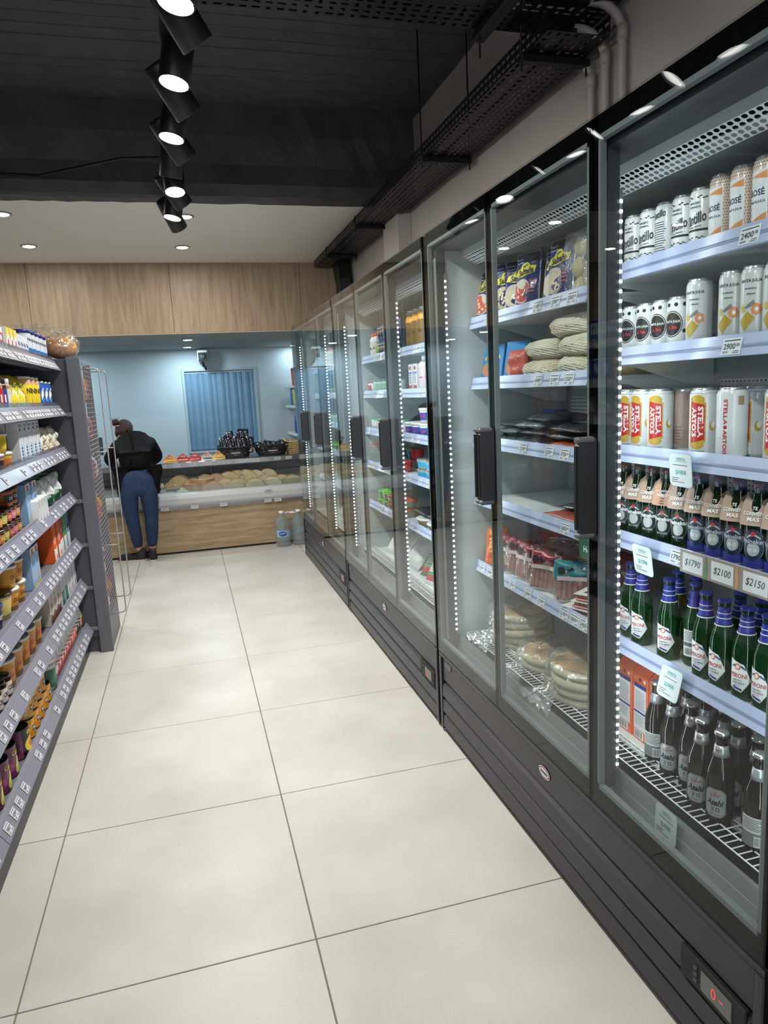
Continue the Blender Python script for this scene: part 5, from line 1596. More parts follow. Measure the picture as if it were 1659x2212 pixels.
lrow([nido('3'), nido('3'), nido('1')], (3.975, 4.085, 4.195), 1, 'yellow powder tin with white lid', 'yellow tins', .095, back=1)
def btin():
    r, h = .046, .15; b = can_body(r, h, blum); a = MB(); mp = cylmap(r); a.disc(0, h * .5, .030, .045, WHITE, mp, .0006, 20); a.disc(.0, h * .36, .024, .024, K(60, 120, 190), mp, .0008); a.text('1', 0, h * .52, .010, navy, mp, .0012); a.text('Vidal', 0, h * .70, .04, navy, mp, .0012, h=.011)
    return Proto('milk_powder_tin', b, 'tin', [('lid', MB().lathe([(r, h - .008), (r * 1.01, h + .003), (.001, h + .004)], WPL, 20)), ('label', a)])
lrow(btin(), (4.315, 4.43, 4.545), 1, 'bright blue tin with white lid', 'bright blue tins', .095, back=1)
# third shelf
P_ty = tub('dessert_tub', .048, .056, .078, yelm, WPL, K(214, 186, 30), cat='tub'); P_tp = tub('dessert_tub', .046, .054, .078, mat('pink tub', (196, 150, 160), .4), mat('pinkish lid', (206, 190, 196), .3), K(60, 36, 34)); P_tyy = tub('dessert_tub', .048, .056, .078, yelm, WPL, K(206, 120, 60))
lrow([P_tp, P_tp, P_tyy], (3.12, 3.25, 3.385), 2, ['pink dessert tub', 'pink dessert tub', 'yellow and brown dessert tub'], 'dessert tubs', .115, back=1)
lrow([P_ty], (3.19, 3.33), 2, 'yellow tub with white lid stacked on others', 'dessert tubs', .115, dz=.080)
P_wt = carton('milk_carton', .075, .05, .195, mat('white carton', (226, 228, 232), .4), lambda b, mp, w_, h: (b.rect(-w_ * .2, 0, w_ * .3, h * .5, K(150, 190, 225), mp), b.rect(-w_ * .3, h * .80, w_ * .1, h * .86, navy, mp), b.disc(.0, h * .6, .02, .024, K(200, 206, 216), mp, .0006), b.text('Leche', 0, h * .93, w_ * .6, navy, mp), lines(b, mp, -.02, .02, h * .4, 4, .014)), 0)
lrow(P_wt, (3.60, 3.70, 3.80, 3.90, 4.00), 2, 'tall white milk carton with pale blue art', 'white milk cartons', .05, back=1)
def lbag(c1, c2):
    b, mp = pillow(.12, .15, .07, cremem, 15, 10, 10, .2); a = MB(); a.disc(.01, .105, .020, .018, c1, mp, .0006); a.conv([(-.05, .02), (.05, .03), (.045, .055), (-.045, .045)], c2, mp, .0006); lines(a, mp, -.03, .03, .08, 3, .009, c2)
    return Proto('sugar_bag', b, 'food bag', [('print', a)])
lrow([lbag(K(60, 120, 70), K(150, 80, 110)), lbag(K(60, 120, 70), K(200, 160, 70)), lbag(K(40, 140, 110), K(210, 190, 120))], (4.16, 4.33, 4.54), 2, 'cream coloured bag with green badge', 'cream bags', .08, back=1)
# fourth shelf
cupo = [tub('dessert_cup', .030, .036, .062, mat('clear chocolate cup', (96, 62, 48), .25), clear('cup dome lid', (180, 170, 165), .07, (90, 66, 56), .5, .05), c, t_, tcol=WHITE, cat='dessert cup') for c, t_ in ((K(226, 150, 40), 'DUO'), (K(200, 206, 70), 'DUO'), (K(214, 84, 60), 'DUO'), (K(226, 120, 140), 'DUO'))]
for lv in range(2):
    lrow(cupo, [2.78 + .078 * q for q in range(9)], 3, 'domed chocolate dessert cup, %s layer' % ('lower', 'upper')[lv], 'chocolate dessert cups', .076, dz=.064 * lv, back=1)
P_gr = tub('dessert_cup', .032, .038, .066, mat('orange black cup', (200, 96, 40), .35), mat('dark lid', (60, 40, 36), .3), K(60, 56, 54), 'DUO', cat='dessert cup')
lrow([P_gr], (3.30, 3.385), 3, 'orange black dessert cup on top', 'dark dessert cups', .076, dz=.13)
P_bl = carton('milk_carton', .085, .055, .185, mat('pale blue carton', (150, 186, 222), .35), lambda b, mp, w_, h: (b.rect(-w_ * .5, h * .86, w_ * .5, h, WHITE, mp), b.rect(-w_ * .2, h * .84, w_ * .2, h * .97, red, mp, .0006), b.text('LECHE', 0, h * .62, w_ * .7, K(60, 100, 160), mp, h=.02), b.disc(.01, h * .28, .010, .022, K(206, 186, 150), mp, .0006), b.rect(-w_ * .5, 0, w_ * .5, h * .12, K(200, 200, 120), mp)), 0)
lrow(P_bl, (3.60, 3.75), 3, 'tall pale blue milk carton', 'pale blue cartons', .06, back=1)
def gbag():
    b, mp = pillow(.16, .175, .07, mat('white and green film', (222, 226, 222), .2, spec=.8, bump=(20, .6)), 18, 12, 12, .2); a = MB()
    a.conv([(-.07, .008), (.07, .008), (.06, .05), (-.01, .06), (-.07, .04)], K(30, 130, 70), mp, .0006); a.disc(.01, .10, .03, .028, K(206, 210, 216), mp, .0008); a.disc(.015, .10, .012, .012, K(190, 60, 60), mp, .001); a.conv([(-.07, .15), (.07, .16), (.07, .17), (-.07, .17)], K(40, 80, 60), mp, .0006)
    return Proto('milk_powder_bag', b, 'food bag', [('print', a)])
lrow(gbag(), (4.00, 4.22, 4.46), 3, 'white and green milk powder bag', 'white and green bags', .09, rz=-.3, tilt=(-8, 0), back=1)
P_pl = carton('milk_carton', .055, .05, .10, WHITE, lambda b, mp, w_, h: (b.conv([(-w_ * .5, h * .7), (w_ * .5, h * .6), (w_ * .5, h), (-w_ * .5, h)], K(70, 140, 60), mp), lines(b, mp, -.018, .018, h * .5, 4, .012, K(120, 130, 120))), 0)
lrow(P_pl, (3.66, 3.73, 3.80, 3.87), 3, 'small white carton with green top in front', 'small green-topped cartons', .0, rz=.2)
# fifth shelf
P_dl = tub('caramel_tub', .045, .055, .088, mat('caramel tub', (206, 142, 50), .35), WPL, K(216, 150, 56), 'DULCE', tcol=K(100, 50, 30)); P_ml = tub('cream_tub', .045, .058, .100, mat('cream tub', (226, 206, 140), .35), mat('dark brown lid', (50, 30, 26), .2), K(226, 206, 120)); P_nv = tub('caramel_tub', .045, .052, .088, brownm, mat('navy lid', (30, 44, 120), .35), navy, 'NEW')
lrow([P_nv, P_ml, P_dl, P_dl], (2.92, 3.055, 3.19, 3.32), 4, ['dark tub with navy lid', 'cream tub with dark brown lid', 'caramel tub with white lid', 'caramel tub with white lid'], 'caramel tubs', .118, back=1)
lrow([P_dl], (3.19, 3.32), 4, 'caramel tub stacked on another', 'caramel tubs', .118, dz=.092, back=1)
MBx = carton('milk_box', .16, .12, .17, mat('grey white box', (196, 198, 204), .5), lambda b, mp, w_, h: (b.rect(-w_ * .5, h * .8, w_ * .5, h * .88, K(60, 80, 140), mp), lines(b, mp, -.06, .06, h * .7, 10, .011, K(120, 120, 130))), 0)
MBx.cat = 'carton'
MBx.put((FX - .11, 3.50, Zs[4]), RL, 'large grey white multipack box on the fifth shelf at left')
lrow(P_bl, (3.52, 3.605), 4, 'pale blue carton beside the multipack box', 'blue cartons by the multipack', .06)
P_or = carton('milk_carton', .085, .075, .205, mat('orange top carton', (228, 96, 30), .4), lambda b, mp, w_, h: (b.conv([(-w_ * .5, 0), (w_ * .5, 0), (w_ * .5, h * .42), (.0, h * .34), (-w_ * .5, h * .38)], WHITE, mp), b.disc(-.0, h * .82, .020, .012, K(80, 130, 90), mp, .0006), b.text('LECHE', .0, h * .60, w_ * .62, WHITE, mp, h=.020), b.text('ENTERA', .0, h * .50, w_ * .6, WHITE, mp, h=.014), b.disc(.018, h * .13, .012, .014, orange, mp, .0006)), 0)
P_rc = carton('milk_carton', .085, .06, .205, mat('red top carton', (206, 44, 52), .4), lambda b, mp, w_, h: (b.rect(-w_ * .5, 0, w_ * .5, h * .38, WHITE, mp), b.text('LECHE', 0, h * .62, w_ * .6, WHITE, mp, h=.02)), 0)
P_gc = carton('milk_carton', .085, .06, .205, mat('green top carton', (70, 160, 80), .4), lambda b, mp, w_, h: (b.rect(-w_ * .5, 0, w_ * .5, h * .38, WHITE, mp), b.text('LECHE', 0, h * .62, w_ * .6, WHITE, mp, h=.02)), 0)
P_bc = carton('milk_carton', .085, .06, .205, mat('blue grey carton', (120, 150, 180), .4), lambda b, mp, w_, h: (b.rect(-w_ * .5, 0, w_ * .5, h * .38, WHITE, mp), b.rect(-.02, h * .5, .02, h * .62, navy, mp)), 0)
lrow([P_or, P_or, P_rc, P_gc, P_bc], (4.08, 4.21, 4.335, 4.45, 4.57), 4, ['orange and white milk carton', 'orange and white milk carton', 'red and white milk carton', 'green and white milk carton', 'blue grey milk carton'], 'coloured milk cartons', .078, back=1)
# sixth shelf
P_jar = jar2('spread_jar', .031, .085, mat('dark spread glass', (44, 28, 24), .15), mat('glossy dark lid', (30, 24, 24), .2), K(220, 206, 196), 'CREMA', BLACK, .85, .018)
lrow(P_jar, (2.66, 2.735, 2.81, 2.885), 5, 'dark spread jar with black lid', 'dark spread jars', .066, back=2)
P_ov = tub('caramel_pail', .062, .072, .115, mat('caramel tub', (206, 142, 50), .35), WPL, K(214, 136, 50), 'SanCor', tcol=K(196, 40, 50), sy=.8)
P_ov.kids.append(('lid_print', MB().lathe([(.055, .1172), (.055, .1176), (.001, .1176)], mat('caramel lid print', (120, 70, 40), .35), 20, sy=.8).mesh('lid_print'), None))
lrow(P_ov, (2.98, 3.115, 3.25, 3.385, 3.52), 5, 'caramel pail with brown lid print', 'caramel pails', .125, back=1)
P_bw = carton('milk_carton', .09, .08, .165, mat('brown white box', (206, 196, 184), .45), lambda b, mp, w_, h: (b.conv([(-w_ * .5, 0), (w_ * .5, 0), (w_ * .5, h * .35), (.01, h * .25), (-w_ * .5, h * .38)], mat('chocolate splash', (96, 58, 44), .4), mp), b.text('DANONE', 0, h * .75, w_ * .8, BLACK, mp, h=.014, rot=PI / 2), lines(b, mp, -.03, .03, h * .6, 5, .01)), 0)
lrow(P_bw, (3.79, 3.89, 3.99), 5, 'cream box with chocolate splash base', 'chocolate splash boxes', .085, back=1)
P_te = carton('milk_carton', .075, .07, .20, mat('white carton', (226, 228, 232), .4), lambda b, mp, w_, h: (b.rect(-w_ * .5, h * .04, w_ * .5, h * .42, K(50, 110, 100), mp), b.text('VITAL', 0, h * .68, h * .4, BLACK, mp, h=.016, rot=PI / 2)), 0)
P_wh = carton('milk_carton', .075, .07, .20, mat('white carton', (226, 228, 232), .4), lambda b, mp, w_, h: (b.conv([(-w_ * .5, h * .8), (w_ * .5, h * .7), (w_ * .5, h), (-w_ * .5, h)], K(60, 140, 130), mp), b.text('TODOS', .01, h * .5, h * .45, K(50, 100, 80), mp, h=.014, rot=PI / 2), b.disc(-.01, h * .2, .012, .016, K(180, 130, 80), mp, .0006)), 0)
lrow([P_te, P_te, P_wh, P_wh, P_wh], (4.13, 4.24, 4.35, 4.46, 4.57), 5, ['white and teal carton', 'white and teal carton', 'white carton with green top', 'white carton with green top', 'white carton with green top'], 'white cartons of the sixth shelf', .075, back=1)
# lowest shelf
tinlid = mat('dark tin lid', (70, 70, 72), .25, metal=.8)
def tin(body, r, h, art, name='fruit_tin'):
    b = MB().lathe([(r * .96, 0), (r * 1.01, .002), (r, .005), (r, h - .005), (r * 1.015, h - .002), (r * 1.0, h), (r * .95, h - .001), (r * .93, h - .005), (r * .7, h - .004), (r * .68, h - .006), (r * .4, h - .005), (r * .38, h - .007), (.001, h - .006)], body, 28, mats=[tinlid, tinlid, body, tinlid, tinlid] + [tinlid] * 7)
    a = MB(); art(a, cylmap(r), r, h)
    return Proto(name, b, 'tin', [('label', a)])
def a_pur(b, mp, r, h):
    b.text('Cuzco', 0, h * .76, .058, yelm, mp, h=.017, bold=.03); b.conv([(-.004, h * .62), (.006, h * .62), (.022, h * .2), (.012, h * .08), (-.012, h * .08), (-.02, h * .2)], K(206, 210, 90), mp, .0006); b.disc(-.04, h * .35, .014, .02, K(150, 70, 120), mp, .0005); lines(b, mp, .012, .03, h * .62, 3, .006, WHITE)
def a_olm(b, mp, r, h):
    b.text('OLIM', .004, h * .84, .052, yelm, mp, h=.015, bold=.04); b.disc(0, h * .42, .036, .030, yelm, mp, .0006, 20); b.disc(.002, h * .44, .017, .018, orange, mp, .0008, 16); b.rect(-.085, h * .05, -.045, h * .95, K(130, 60, 110), mp); b.text('SONZO', -.064, h * .6, h * .7, BLACK, mp, .001, h=.014, rot=-PI / 2); lines(b, mp, -.03, .0, h * .13, 2, .006, WHITE)
def a_yel(b, mp, r, h):
    b.conv([(-.02, h * .62), (.02, h * .66), (.02, h * .42), (-.02, h * .36)], navy, mp, .0006); b.text('Bahía', 0, h * .52, .034, WHITE, mp, .001, h=.012, rot=.08); b.text('mel', .0, h * .22, .02, K(190, 90, 30), mp); b.rect(-.07, h * .2, -.035, h * .75, K(220, 206, 170), mp)
P_pu = tin(mat('purple tin', (112, 42, 94), .3), .052, .12, a_pur); P_bk = tin(mat('black tin', (26, 26, 28), .3), .050, .118, a_olm); P_ye = tin(mat('amber tin', (228, 156, 40), .35), .043, .085, a_yel, 'honey_tin')
lrow(P_pu, (2.46, 2.575, 2.69, 2.805), 6, 'purple fruit tin with pear picture', 'purple tins', .106, back=1)
lrow(P_bk, (2.96,), 6, 'black tin with yellow peach picture')
for lv in range(2):
    lrow(P_ye, (3.13, 3.225, 3.32, 3.415, 3.51)[:4 + (lv == 0)], 6, 'amber tin with blue badge, %s layer' % ('lower', 'upper')[lv], 'amber tins', .088, dz=.086 * lv, back=1)
P_wp = jar2('powder_jar', .05, .15, WPL, WPL, K(60, 110, 90), None, BLACK, .9, .02, 'jar')
lrow(P_wp, (3.66,), 6, 'large white jar with green label panel', None, .10)
def spouch(c):
    b, mp = pillow(.085, .165, .05, mat('white pouch film', (220, 222, 222), .22, spec=.8, bump=(24, .4)), 22, 8, 10); a = MB()
    a.rect(-.03, .03, .03, .10, c, mp, .0006); a.rect(-.03, .015, .03, .028, K(206, 200, 196), mp, .0006); lines(a, mp, -.025, .025, .085, 3, .014, WHITE, .0012); a.rect(-.038, .12, .038, .15, K(200, 206, 206), mp, .0005)
    return Proto('milk_pouch', b, 'food pouch', [('print', a)])
R_, O_, B_k, Y_ = spouch(red), spouch(K(230, 84, 50)), spouch(BLACK), spouch(K(226, 150, 50))
lrow([R_, R_, R_, R_, R_, R_, O_, O_, B_k, B_k, Y_], [3.77 + .081 * q for q in range(11)], 6, ['white pouch with red panel'] * 6 + ['white pouch with orange panel'] * 2 + ['white pouch with black panel'] * 2 + ['white pouch with yellow panel'], 'white pouches on the lowest shelf', .06, back=1)
# ================================================================== cheese counter
CY = 7.2
steel = mat('brushed steel', (150, 152, 150), .3, metal=.85, mottle=(20, .1))
greyplast = mat('grey moulded lip', (186, 188, 188), .4)
casewhite = mat('case back white', (170, 176, 176), .4)
ct = empty('cheese_counter', (-.6, CY, 0))
tag(ct, 'open refrigerated cheese counter with pale oak front and steel top shelf', 'counter')
X0, X1 = -1.4, 1.55     # relative to x=-.6 these run -2.0 .. .95+; near end hidden by the fridge
b = MB().box(X0, 0, .02, 2.2, .03, .455, counter_wood, .002).build('front_panel', ct)
MB().box(X0, .01, 0, 2.2, .05, .02, gap_black).build('plinth', ct)
MB().prism([(0, .455), (-.02, .465), (-.03, .50), (-.026, .55), (-.008, .585), (.03, .598), (.10, .60), (.10, .455)], X0, 2.2, greyplast, 'x').build('bumper_lip', ct)
MB().box(X0, -.033, .443, 2.2, -.029, .475, fence).build('price_channel', ct)
MB().prism([(.10, .540), (.34, .572), (.34, .60), (.75, .652), (.75, .58), (.10, .50)], X0, 2.2, casewhite, 'x').build('display_deck', ct)
bb = MB().perf(62, 1, .052, .26, lambda i, j: None, lambda u, v: (X0 + u, .74 - v * .12, .60 + v), casewhite)
o = bb.build('back_wall', ct)
b = MB()
for z in (.70, .79):
    for q in range(86):
        x = X0 + .02 + q * .041
        y = .74 - (z - .60) * .12 - .002
        b.box(x, y - .002, z - .003, x + .030, y, z + .003, gap_black)
b.build('air_slots', ct, kind='stuff')
MB().box(X0, .42, .862, 2.2, .95, .868, steel).prism([(.42, .868), (.405, .862), (.405, .815), (.42, .815)], X0, 2.2, steel, 'x').build('top_shelf', ct)
MB().box(X0, .43, .80, 2.2, .47, .86, mat('lamp housing', (96, 98, 98), .4)).build('lamp_housing', ct)
MB().box(X0, .90, 0, 2.2, .95, .862, casewhite).build('rear_wall', ct)
for x in (-1.36, -.40, .80, 2.1):
    MB().box(x, .44, .60, x + .006, .90, .80, clearp if False else fence).build('divider', ct)
g = MB().box(.28, .035, .60, 2.2, .040, .66, clear('low glass guard', (238, 242, 242), .05)).build('glass_guard', ct)
clone(BADGE, 'badge', ct, (1.33, -.031, .555), (0, 0, 0), (1.2, 1, 1.0))
for k, (x, p) in enumerate(((.32, '3850'), (.60, '2390'), (.88, '4100'), (1.32, '5200'), (1.42, '3990'))):
    price_tag(p, ct, (x, -.035, .459), 0, 0, .07, .034)
for x, p in ((.33, '2950'), (.46, '2950'), (.62, '2990'), (.78, '3250'), (1.13, '6100'), (1.20, '5900'), (1.27, '5500'), (1.50, '4400'), (1.62, '4900')):
    price_tag(p, ct, (x, .403, .84), 0, 0, .062, .03)
# cheeses
chz = [mat('golden cheese', (206, 170, 84), .45, bump=(20, .2)), mat('tan cheese', (206, 164, 112), .45, bump=(18, .3)), mat('butter cheese', (214, 196, 116), .45), mat('pale cheese', (222, 212, 160), .45)]
rind = mat('waxy orange rind', (196, 130, 62), .4)
def wedge(m, r, h, a):
    r *= 1.12; h *= 1.1
    b = MB(); n = 10; vs = [(0, 0)] + [(r * math.cos(a * (k / n - .5)), r * math.sin(a * (k / n - .5))) for k in range(n + 1)]
    b.prism(vs, 0, h, m, 'z'); q = MB()
    q.prism([(x * 1.012, y * 1.012) for x, y in vs[1:]] + [(x * 1.03, y * 1.03) for x, y in vs[1:][::-1]], .001, h - .001, rind, 'z')
    w_ = MB(); w_.prism([(-.003, 0)] + [(x * 1.035, y * 1.035) for x, y in vs[1:]], -.002, h + .004, film, 'z')
    return Proto('cheese_wedge', b, 'cheese', [('rind', q), ('wrap', w_)])
W_ = [wedge(chz[0], .11, .12, PI), wedge(chz[1], .10, .09, PI * .8), wedge(chz[2], .11, .08, PI * .9), wedge(chz[3], .10, .07, PI)]
dz = lambda y: .523 + (y - 7.30) * .123 + (.055 if y > 7.55 else .03)
# (x, y, proto, turned upright?)
cw = [(-.12, 7.60, 0, 1), (.02, 7.55, 0, 1), (.13, 7.62, 1, 1), (.25, 7.62, 1, 1), (.37, 7.62, 2, 1), (.46, 7.66, 2, 1), (.56, 7.66, 2, 1),
      (.02, 7.42, 1, 0), (.10, 7.45, 0, 0), (.20, 7.40, 1, 1), (.33, 7.42, 2, 1), (.44, 7.40, 2, 1), (.55, 7.42, 3, 0), (.62, 7.38, 3, 1), (.72, 7.5, 3, 1), (.80, 7.42, 3, 1), (.90, 7.46, 3, 1), (1.0, 7.42, 3, 1), (.66, 7.66, 3, 1), (.78, 7.68, 3, 1)]
for k, (x, y, p, up) in enumerate(cw):
    o = W_[p].put((x, y, dz(y)), -PI / 2, '%s cheese wedge, number %s from left, %s row of the counter' % (('golden', 'tan', 'butter yellow', 'pale')[p], ORD[k % 13], ('back', 'front')[y < 7.55]), 'wrapped cheese wedges')
    if up: o.rotation_euler = (0, -PI / 2, PI / 2 + .1 * (k % 3 - 1)); o.location.z += .0
# round white balls, foam trays
for k in range(5):
    x = -.30 + k * .052
    tag(MB().lathe([(.004, 0), (.018, .005), (.026, .022), (.024, .038), (.010, .050), (.012, .058), (.001, .060)], mat('waxed cheese ball', (206, 196, 160), .4), 16).build('cheese_ball', None, (x, 7.58, dz(7.58))), 'small round waxed cheese, %s from left beside the golden wedges' % ORD[k], 'cheese', 'round cheeses')
foam = mat('white foam tray', (220, 222, 222), .5)
P_ft = Proto('foam_tray', MB().box(-.07, -.05, 0, .07, .05, .018, foam, .006), 'food tray', [('cheese_slices', MB().box(-.055, -.038, .016, .055, .038, .030, chz[3], .004)), ('wrap', MB().box(-.068, -.048, .018, .068, .048, .033, film, .006))])
for k, (x, y, z, t_) in enumerate(((-.24, 7.38, .0, 8), (-.10, 7.40, .0, 14), (-.06, 7.37, .03, 20), (.10, 7.36, .0, 12), (.66, 7.53, .02, 58), (.69, 7.50, .02, 60), (.72, 7.47, .02, 62))):
    P_ft.put((x, y, dz(y) + z), 0, 'white foam tray of sliced cheese, %s from left in the counter' % ORD[k], 'foam trays', None, (t_, 0))
pink = mat('pink wax cheese', (196, 90, 110), .4)
for k, x in enumerate((-.36, .14, .18)):
    tag(MB().lathe([(.01, 0), (.035, .004), (.042, .03), (.035, .055), (.01, .06)], pink, 18).build('wax_cheese', None, (x, 7.47, dz(7.47))), 'pink waxed cheese, %s from left in the counter' % ORD[k], 'cheese', 'pink waxed cheeses')
# pyramid cheese packs on the steel shelf
TZ = .869
def pyr(c1, c2):
    b = MB(); s = .052
    b.add([(-s, -.028, 0), (s, -.028, 0), (s * .9, .028, 0), (-s * .9, .028, 0), (s * 1.12, 0, .028), (-s * 1.12, 0, .028), (0, 0, .085)], [(0, 3, 2, 1), (0, 1, 4, 5), (5, 4, 6), (1, 2, 4), (3, 0, 5), (2, 3, 5, 4), (4, 5, 6)], c1)
    b.f = b.f[:1] + [(0, 1, 4, 6, 5), (1, 2, 4), (3, 0, 5), (2, 3, 5, 6, 4)]; b.m = [0] * 5; b.sm = [False] * 5
    a = MB(); mp = flat((0, -.0225, .03), (1, 0, 0), (0, .33, .944))
    mq = lambda x, z, l: (x, -.028 + .40 * max(0, z) - .004 - l, z)
    a.conv([(-.030, .048), (.030, .048), (0, .082)], K(170, 44, 48), mq, 0); a.text('ADLER', 0, .052, .040, WHITE, mq, .001, h=.008); a.rect(-.04, .016, .04, .026, c2, mq, 0)
    return Proto('cheese_pack', b, 'cheese pack', [('print', a)])
for k, (x, c1, c2) in enumerate(((-.20, K(222, 160, 70), K(236, 190, 60)), (-.07, K(190, 60, 56), K(230, 180, 170)), (.05, K(190, 60, 60), K(220, 120, 120)), (.175, K(206, 196, 180), K(40, 40, 40)), (.295, K(222, 196, 90), K(206, 120, 60)))):
    pyr(c1, c2).put((x, 7.68, TZ), 0, '%s fan-shaped cheese pack on the steel shelf, %s from left' % (('orange', 'red', 'deep red', 'cream', 'yellow')[k], ORD[k]), 'fan-shaped cheese packs', (1.18, 1, 1.05))
# stack of paper sheets
b = MB()
for k in range(4): b.box(-.09 + .008 * k, -.06, .004 * k, .06 + .01 * k, .07, .004 * k + .003, WHITE)
tag(b.build('paper_stack', None, (-.42, 7.74, TZ)), 'small stack of white paper sheets on the steel shelf beside the shopper', 'paper')
# black wicker baskets with dark snack bags
wick = mat('black wicker', (22, 22, 24), .5, bump=(80, .5))
def basket(w0, w1, d, h, m, name, rows=7):
    b = MB()
    for k in range(rows):
        t = k / (rows - 1); sx = (w0 + (w1 - w0) * t) / 2; sy = d / 2 * (1 + .12 * t); z = h * t * .8 + .006
        pts = []
        for q in range(32):
            a = 2 * PI * q / 32; ca, sa = math.cos(a), math.sin(a); kf = (abs(ca) ** 4 + abs(sa) ** 4) ** -.25
            pts.append((ca * kf * sx + 0, sa * kf * sy, z + .0025 * (-1) ** (q + k) + (.25 * h * abs(ca) ** 3 if k == rows - 1 else 0)))
        b.tube(pts, .0068 if k < rows - 1 else .010, m, 5, True)
    b.box(-w0 / 2, -d / 2, 0, w0 / 2, d / 2, .006, m)
    w_ = MB()
    for q in range(20):
        a = 2 * PI * q / 20; ca, sa = math.cos(a), math.sin(a); kf = (abs(ca) ** 4 + abs(sa) ** 4) ** -.25
        w_.bar((ca * kf * w0 / 2, sa * kf * d / 2, 0), (ca * kf * w1 / 2, sa * kf * d / 2 * 1.12, h * .8), .004, m)
    return b, w_
def put_basket(x, lb, w0=.27, w1=.37, m=wick, plate=True, y=7.78, h=.13, d=.22):
    t = empty('wicker_basket', (x, y, TZ)); tag(t, lb, 'basket')
    b, w_ = basket(w0, w1, d, h, m, 'weave'); b.build('weave', t); w_.build('stakes', t)
    if plate:
        b = MB().box(-.065, -d * .56, .012, .065, -d * .56 + .003, .078, BLACK); mp = flat((0, -d * .56, .05), (1, 0, 0), (0, 0, 1))
        b.text('CAGNOLI', 0, .004, .092, WHITE, mp, .001, h=.014); b.rect(-.02, -.018, .02, -.014, orange, mp, .001); b.build('name_plate', t)
put_basket(.47, 'black wicker basket with name plate heaped with dark snack bags')
put_basket(.86, 'flatter-filled black wicker basket with name plate, right of the heaped one')
straw = mat('straw wicker', (186, 156, 104), .6, bump=(60, .5))
put_basket(1.13, 'straw-coloured wicker basket beside the farthest fridge', .18, .26, straw, False, 7.80, .15, .2)
nav = mat('dark navy film', (22, 26, 40), .12, spec=1., bump=(24, .6))
def sbag(clear_low):
    b, mp = pillow(.075, .17, .04, nav, 33, 8, 10, .2); a = MB()
    if clear_low: a.rect(-.026, .012, .026, .065, K(150, 110, 116), mp, .0006); a.disc(0, .02, .02, .012, K(206, 196, 180), mp, .001); a.disc(.01, .034, .012, .010, K(206, 196, 180), mp, .001)
    return Proto('snack_bag', b, 'snack bag', [('window', a)] if clear_low else [])
S1, S0 = sbag(True), sbag(False)
hb = [(.35, .05, 0), (.42, .05, -6), (.49, .055, 4), (.56, .05, -4), (.62, .045, 6), (.45, .11, -8), (.53, .13, 6), (.59, .125, 2), (.38, .07, 5)]
for k, (x, z, t_) in enumerate(hb):
    S1.put((x, 7.70 if k < 5 else 7.80, TZ + z), 0, 'dark snack bag with clear window heaped in the left basket, %s' % ORD[k], 'snack bags in the left basket', None, (-8, t_))
for k in range(8):
    S0.put((.73 + (k % 4) * .085, 7.72 + .09 * (k // 4), TZ + .03 + .012 * (k % 2)), 0, 'shiny navy snack bag lying in the right black basket, %s' % ORD[k], 'snack bags in the right basket', (1, 1, .75), (-28, 12 * (k % 3 - 1)))
# water jugs on the floor
water = clear('clear jug plastic', (228, 234, 235), .05, (200, 214, 220), .22, .03); bl = K(36, 70, 160)
def jug():
    b = MB().lathe([(.06, .002), (.072, 0), (.078, .02), (.074, .05), (.078, .08), (.078, .17), (.074, .19), (.078, .21), (.070, .245), (.045, .285), (.024, .305), (.022, .33)], water, 24)
    a = MB(); mp = cylmap(.0785); a.rect(-.075, .10, .075, .165, K(150, 190, 206), mp, .0006); a.disc(-.012, .132, .040, .026, bl, mp, .0012, 20); a.text('Villa del Sur', -.012, .136, .060, WHITE, mp, .0018, h=.013, shear=.2, rot=.12)
    c_ = MB().lathe([(.026, .328), (.027, .352), (.001, .354)], WPL, 16)
    h_ = MB().tube([(.02, 0, .325), (.05, 0, .336), (.085, 0, .334), (.092, .012, .332), (.085, .022, .330), (.05, .020, .328), (.02, .012, .322)], .006, WPL, 6)
    return Proto('water_jug', b, 'water jug', [('label', a), ('cap', c_), ('handle', h_)])
J = jug()
for k, (x, y) in enumerate(((.835, 7.08), (1.005, 7.09), (1.17, 7.085), (1.0, 6.93))[:3]):
    J.put((x, y, 0), (0, PI, .2)[k] * 1, 'large clear water jug with blue label, %s from left at the counter foot' % ORD[k], 'water jugs')
# camera, back shelf, register
c_ = empty('security_camera', (.265, 9.30, 2.02)); tag(c_, 'white security camera with dark front under the low ceiling', 'camera')
MB().box(-.062, -.12, -.06, .062, .03, .075, WPL, .01).build('housing', c_)
MB().box(-.055, -.128, -.058, .055, -.118, .045, BLACK, .004).build('front_plate', c_)
b = MB(); b.T = Matrix.Translation((0, -.128, -.005)) @ Matrix.Rotation(R(90), 4, 'X'); b.lathe([(.026, -.002), (.028, .006), (.018, .008), (.001, .004)], mat('camera lens', (60, 60, 62), .3), 18); b.build('lens', c_)
MB().tube([(.0, -.02, -.06), (.005, .02, -.11), (.03, .06, -.13), (.03, .09, -.16)], .012, BLACK, 6).build('cable', c_)
MB().bar((0, 0, .07), (0, 0, .10), .02, WPL, 8).build('mount', c_)
bs = empty('wall_shelf_unit', (1.42, 8.9, 1.0)); tag(bs, 'white wall shelves with snack bags at the back right corner', 'shelving')
for z in (.0, .34, .58): MB().box(-.16, -.35, z, .2, .45, z + .03, WPL, .003).build('shelf', bs)
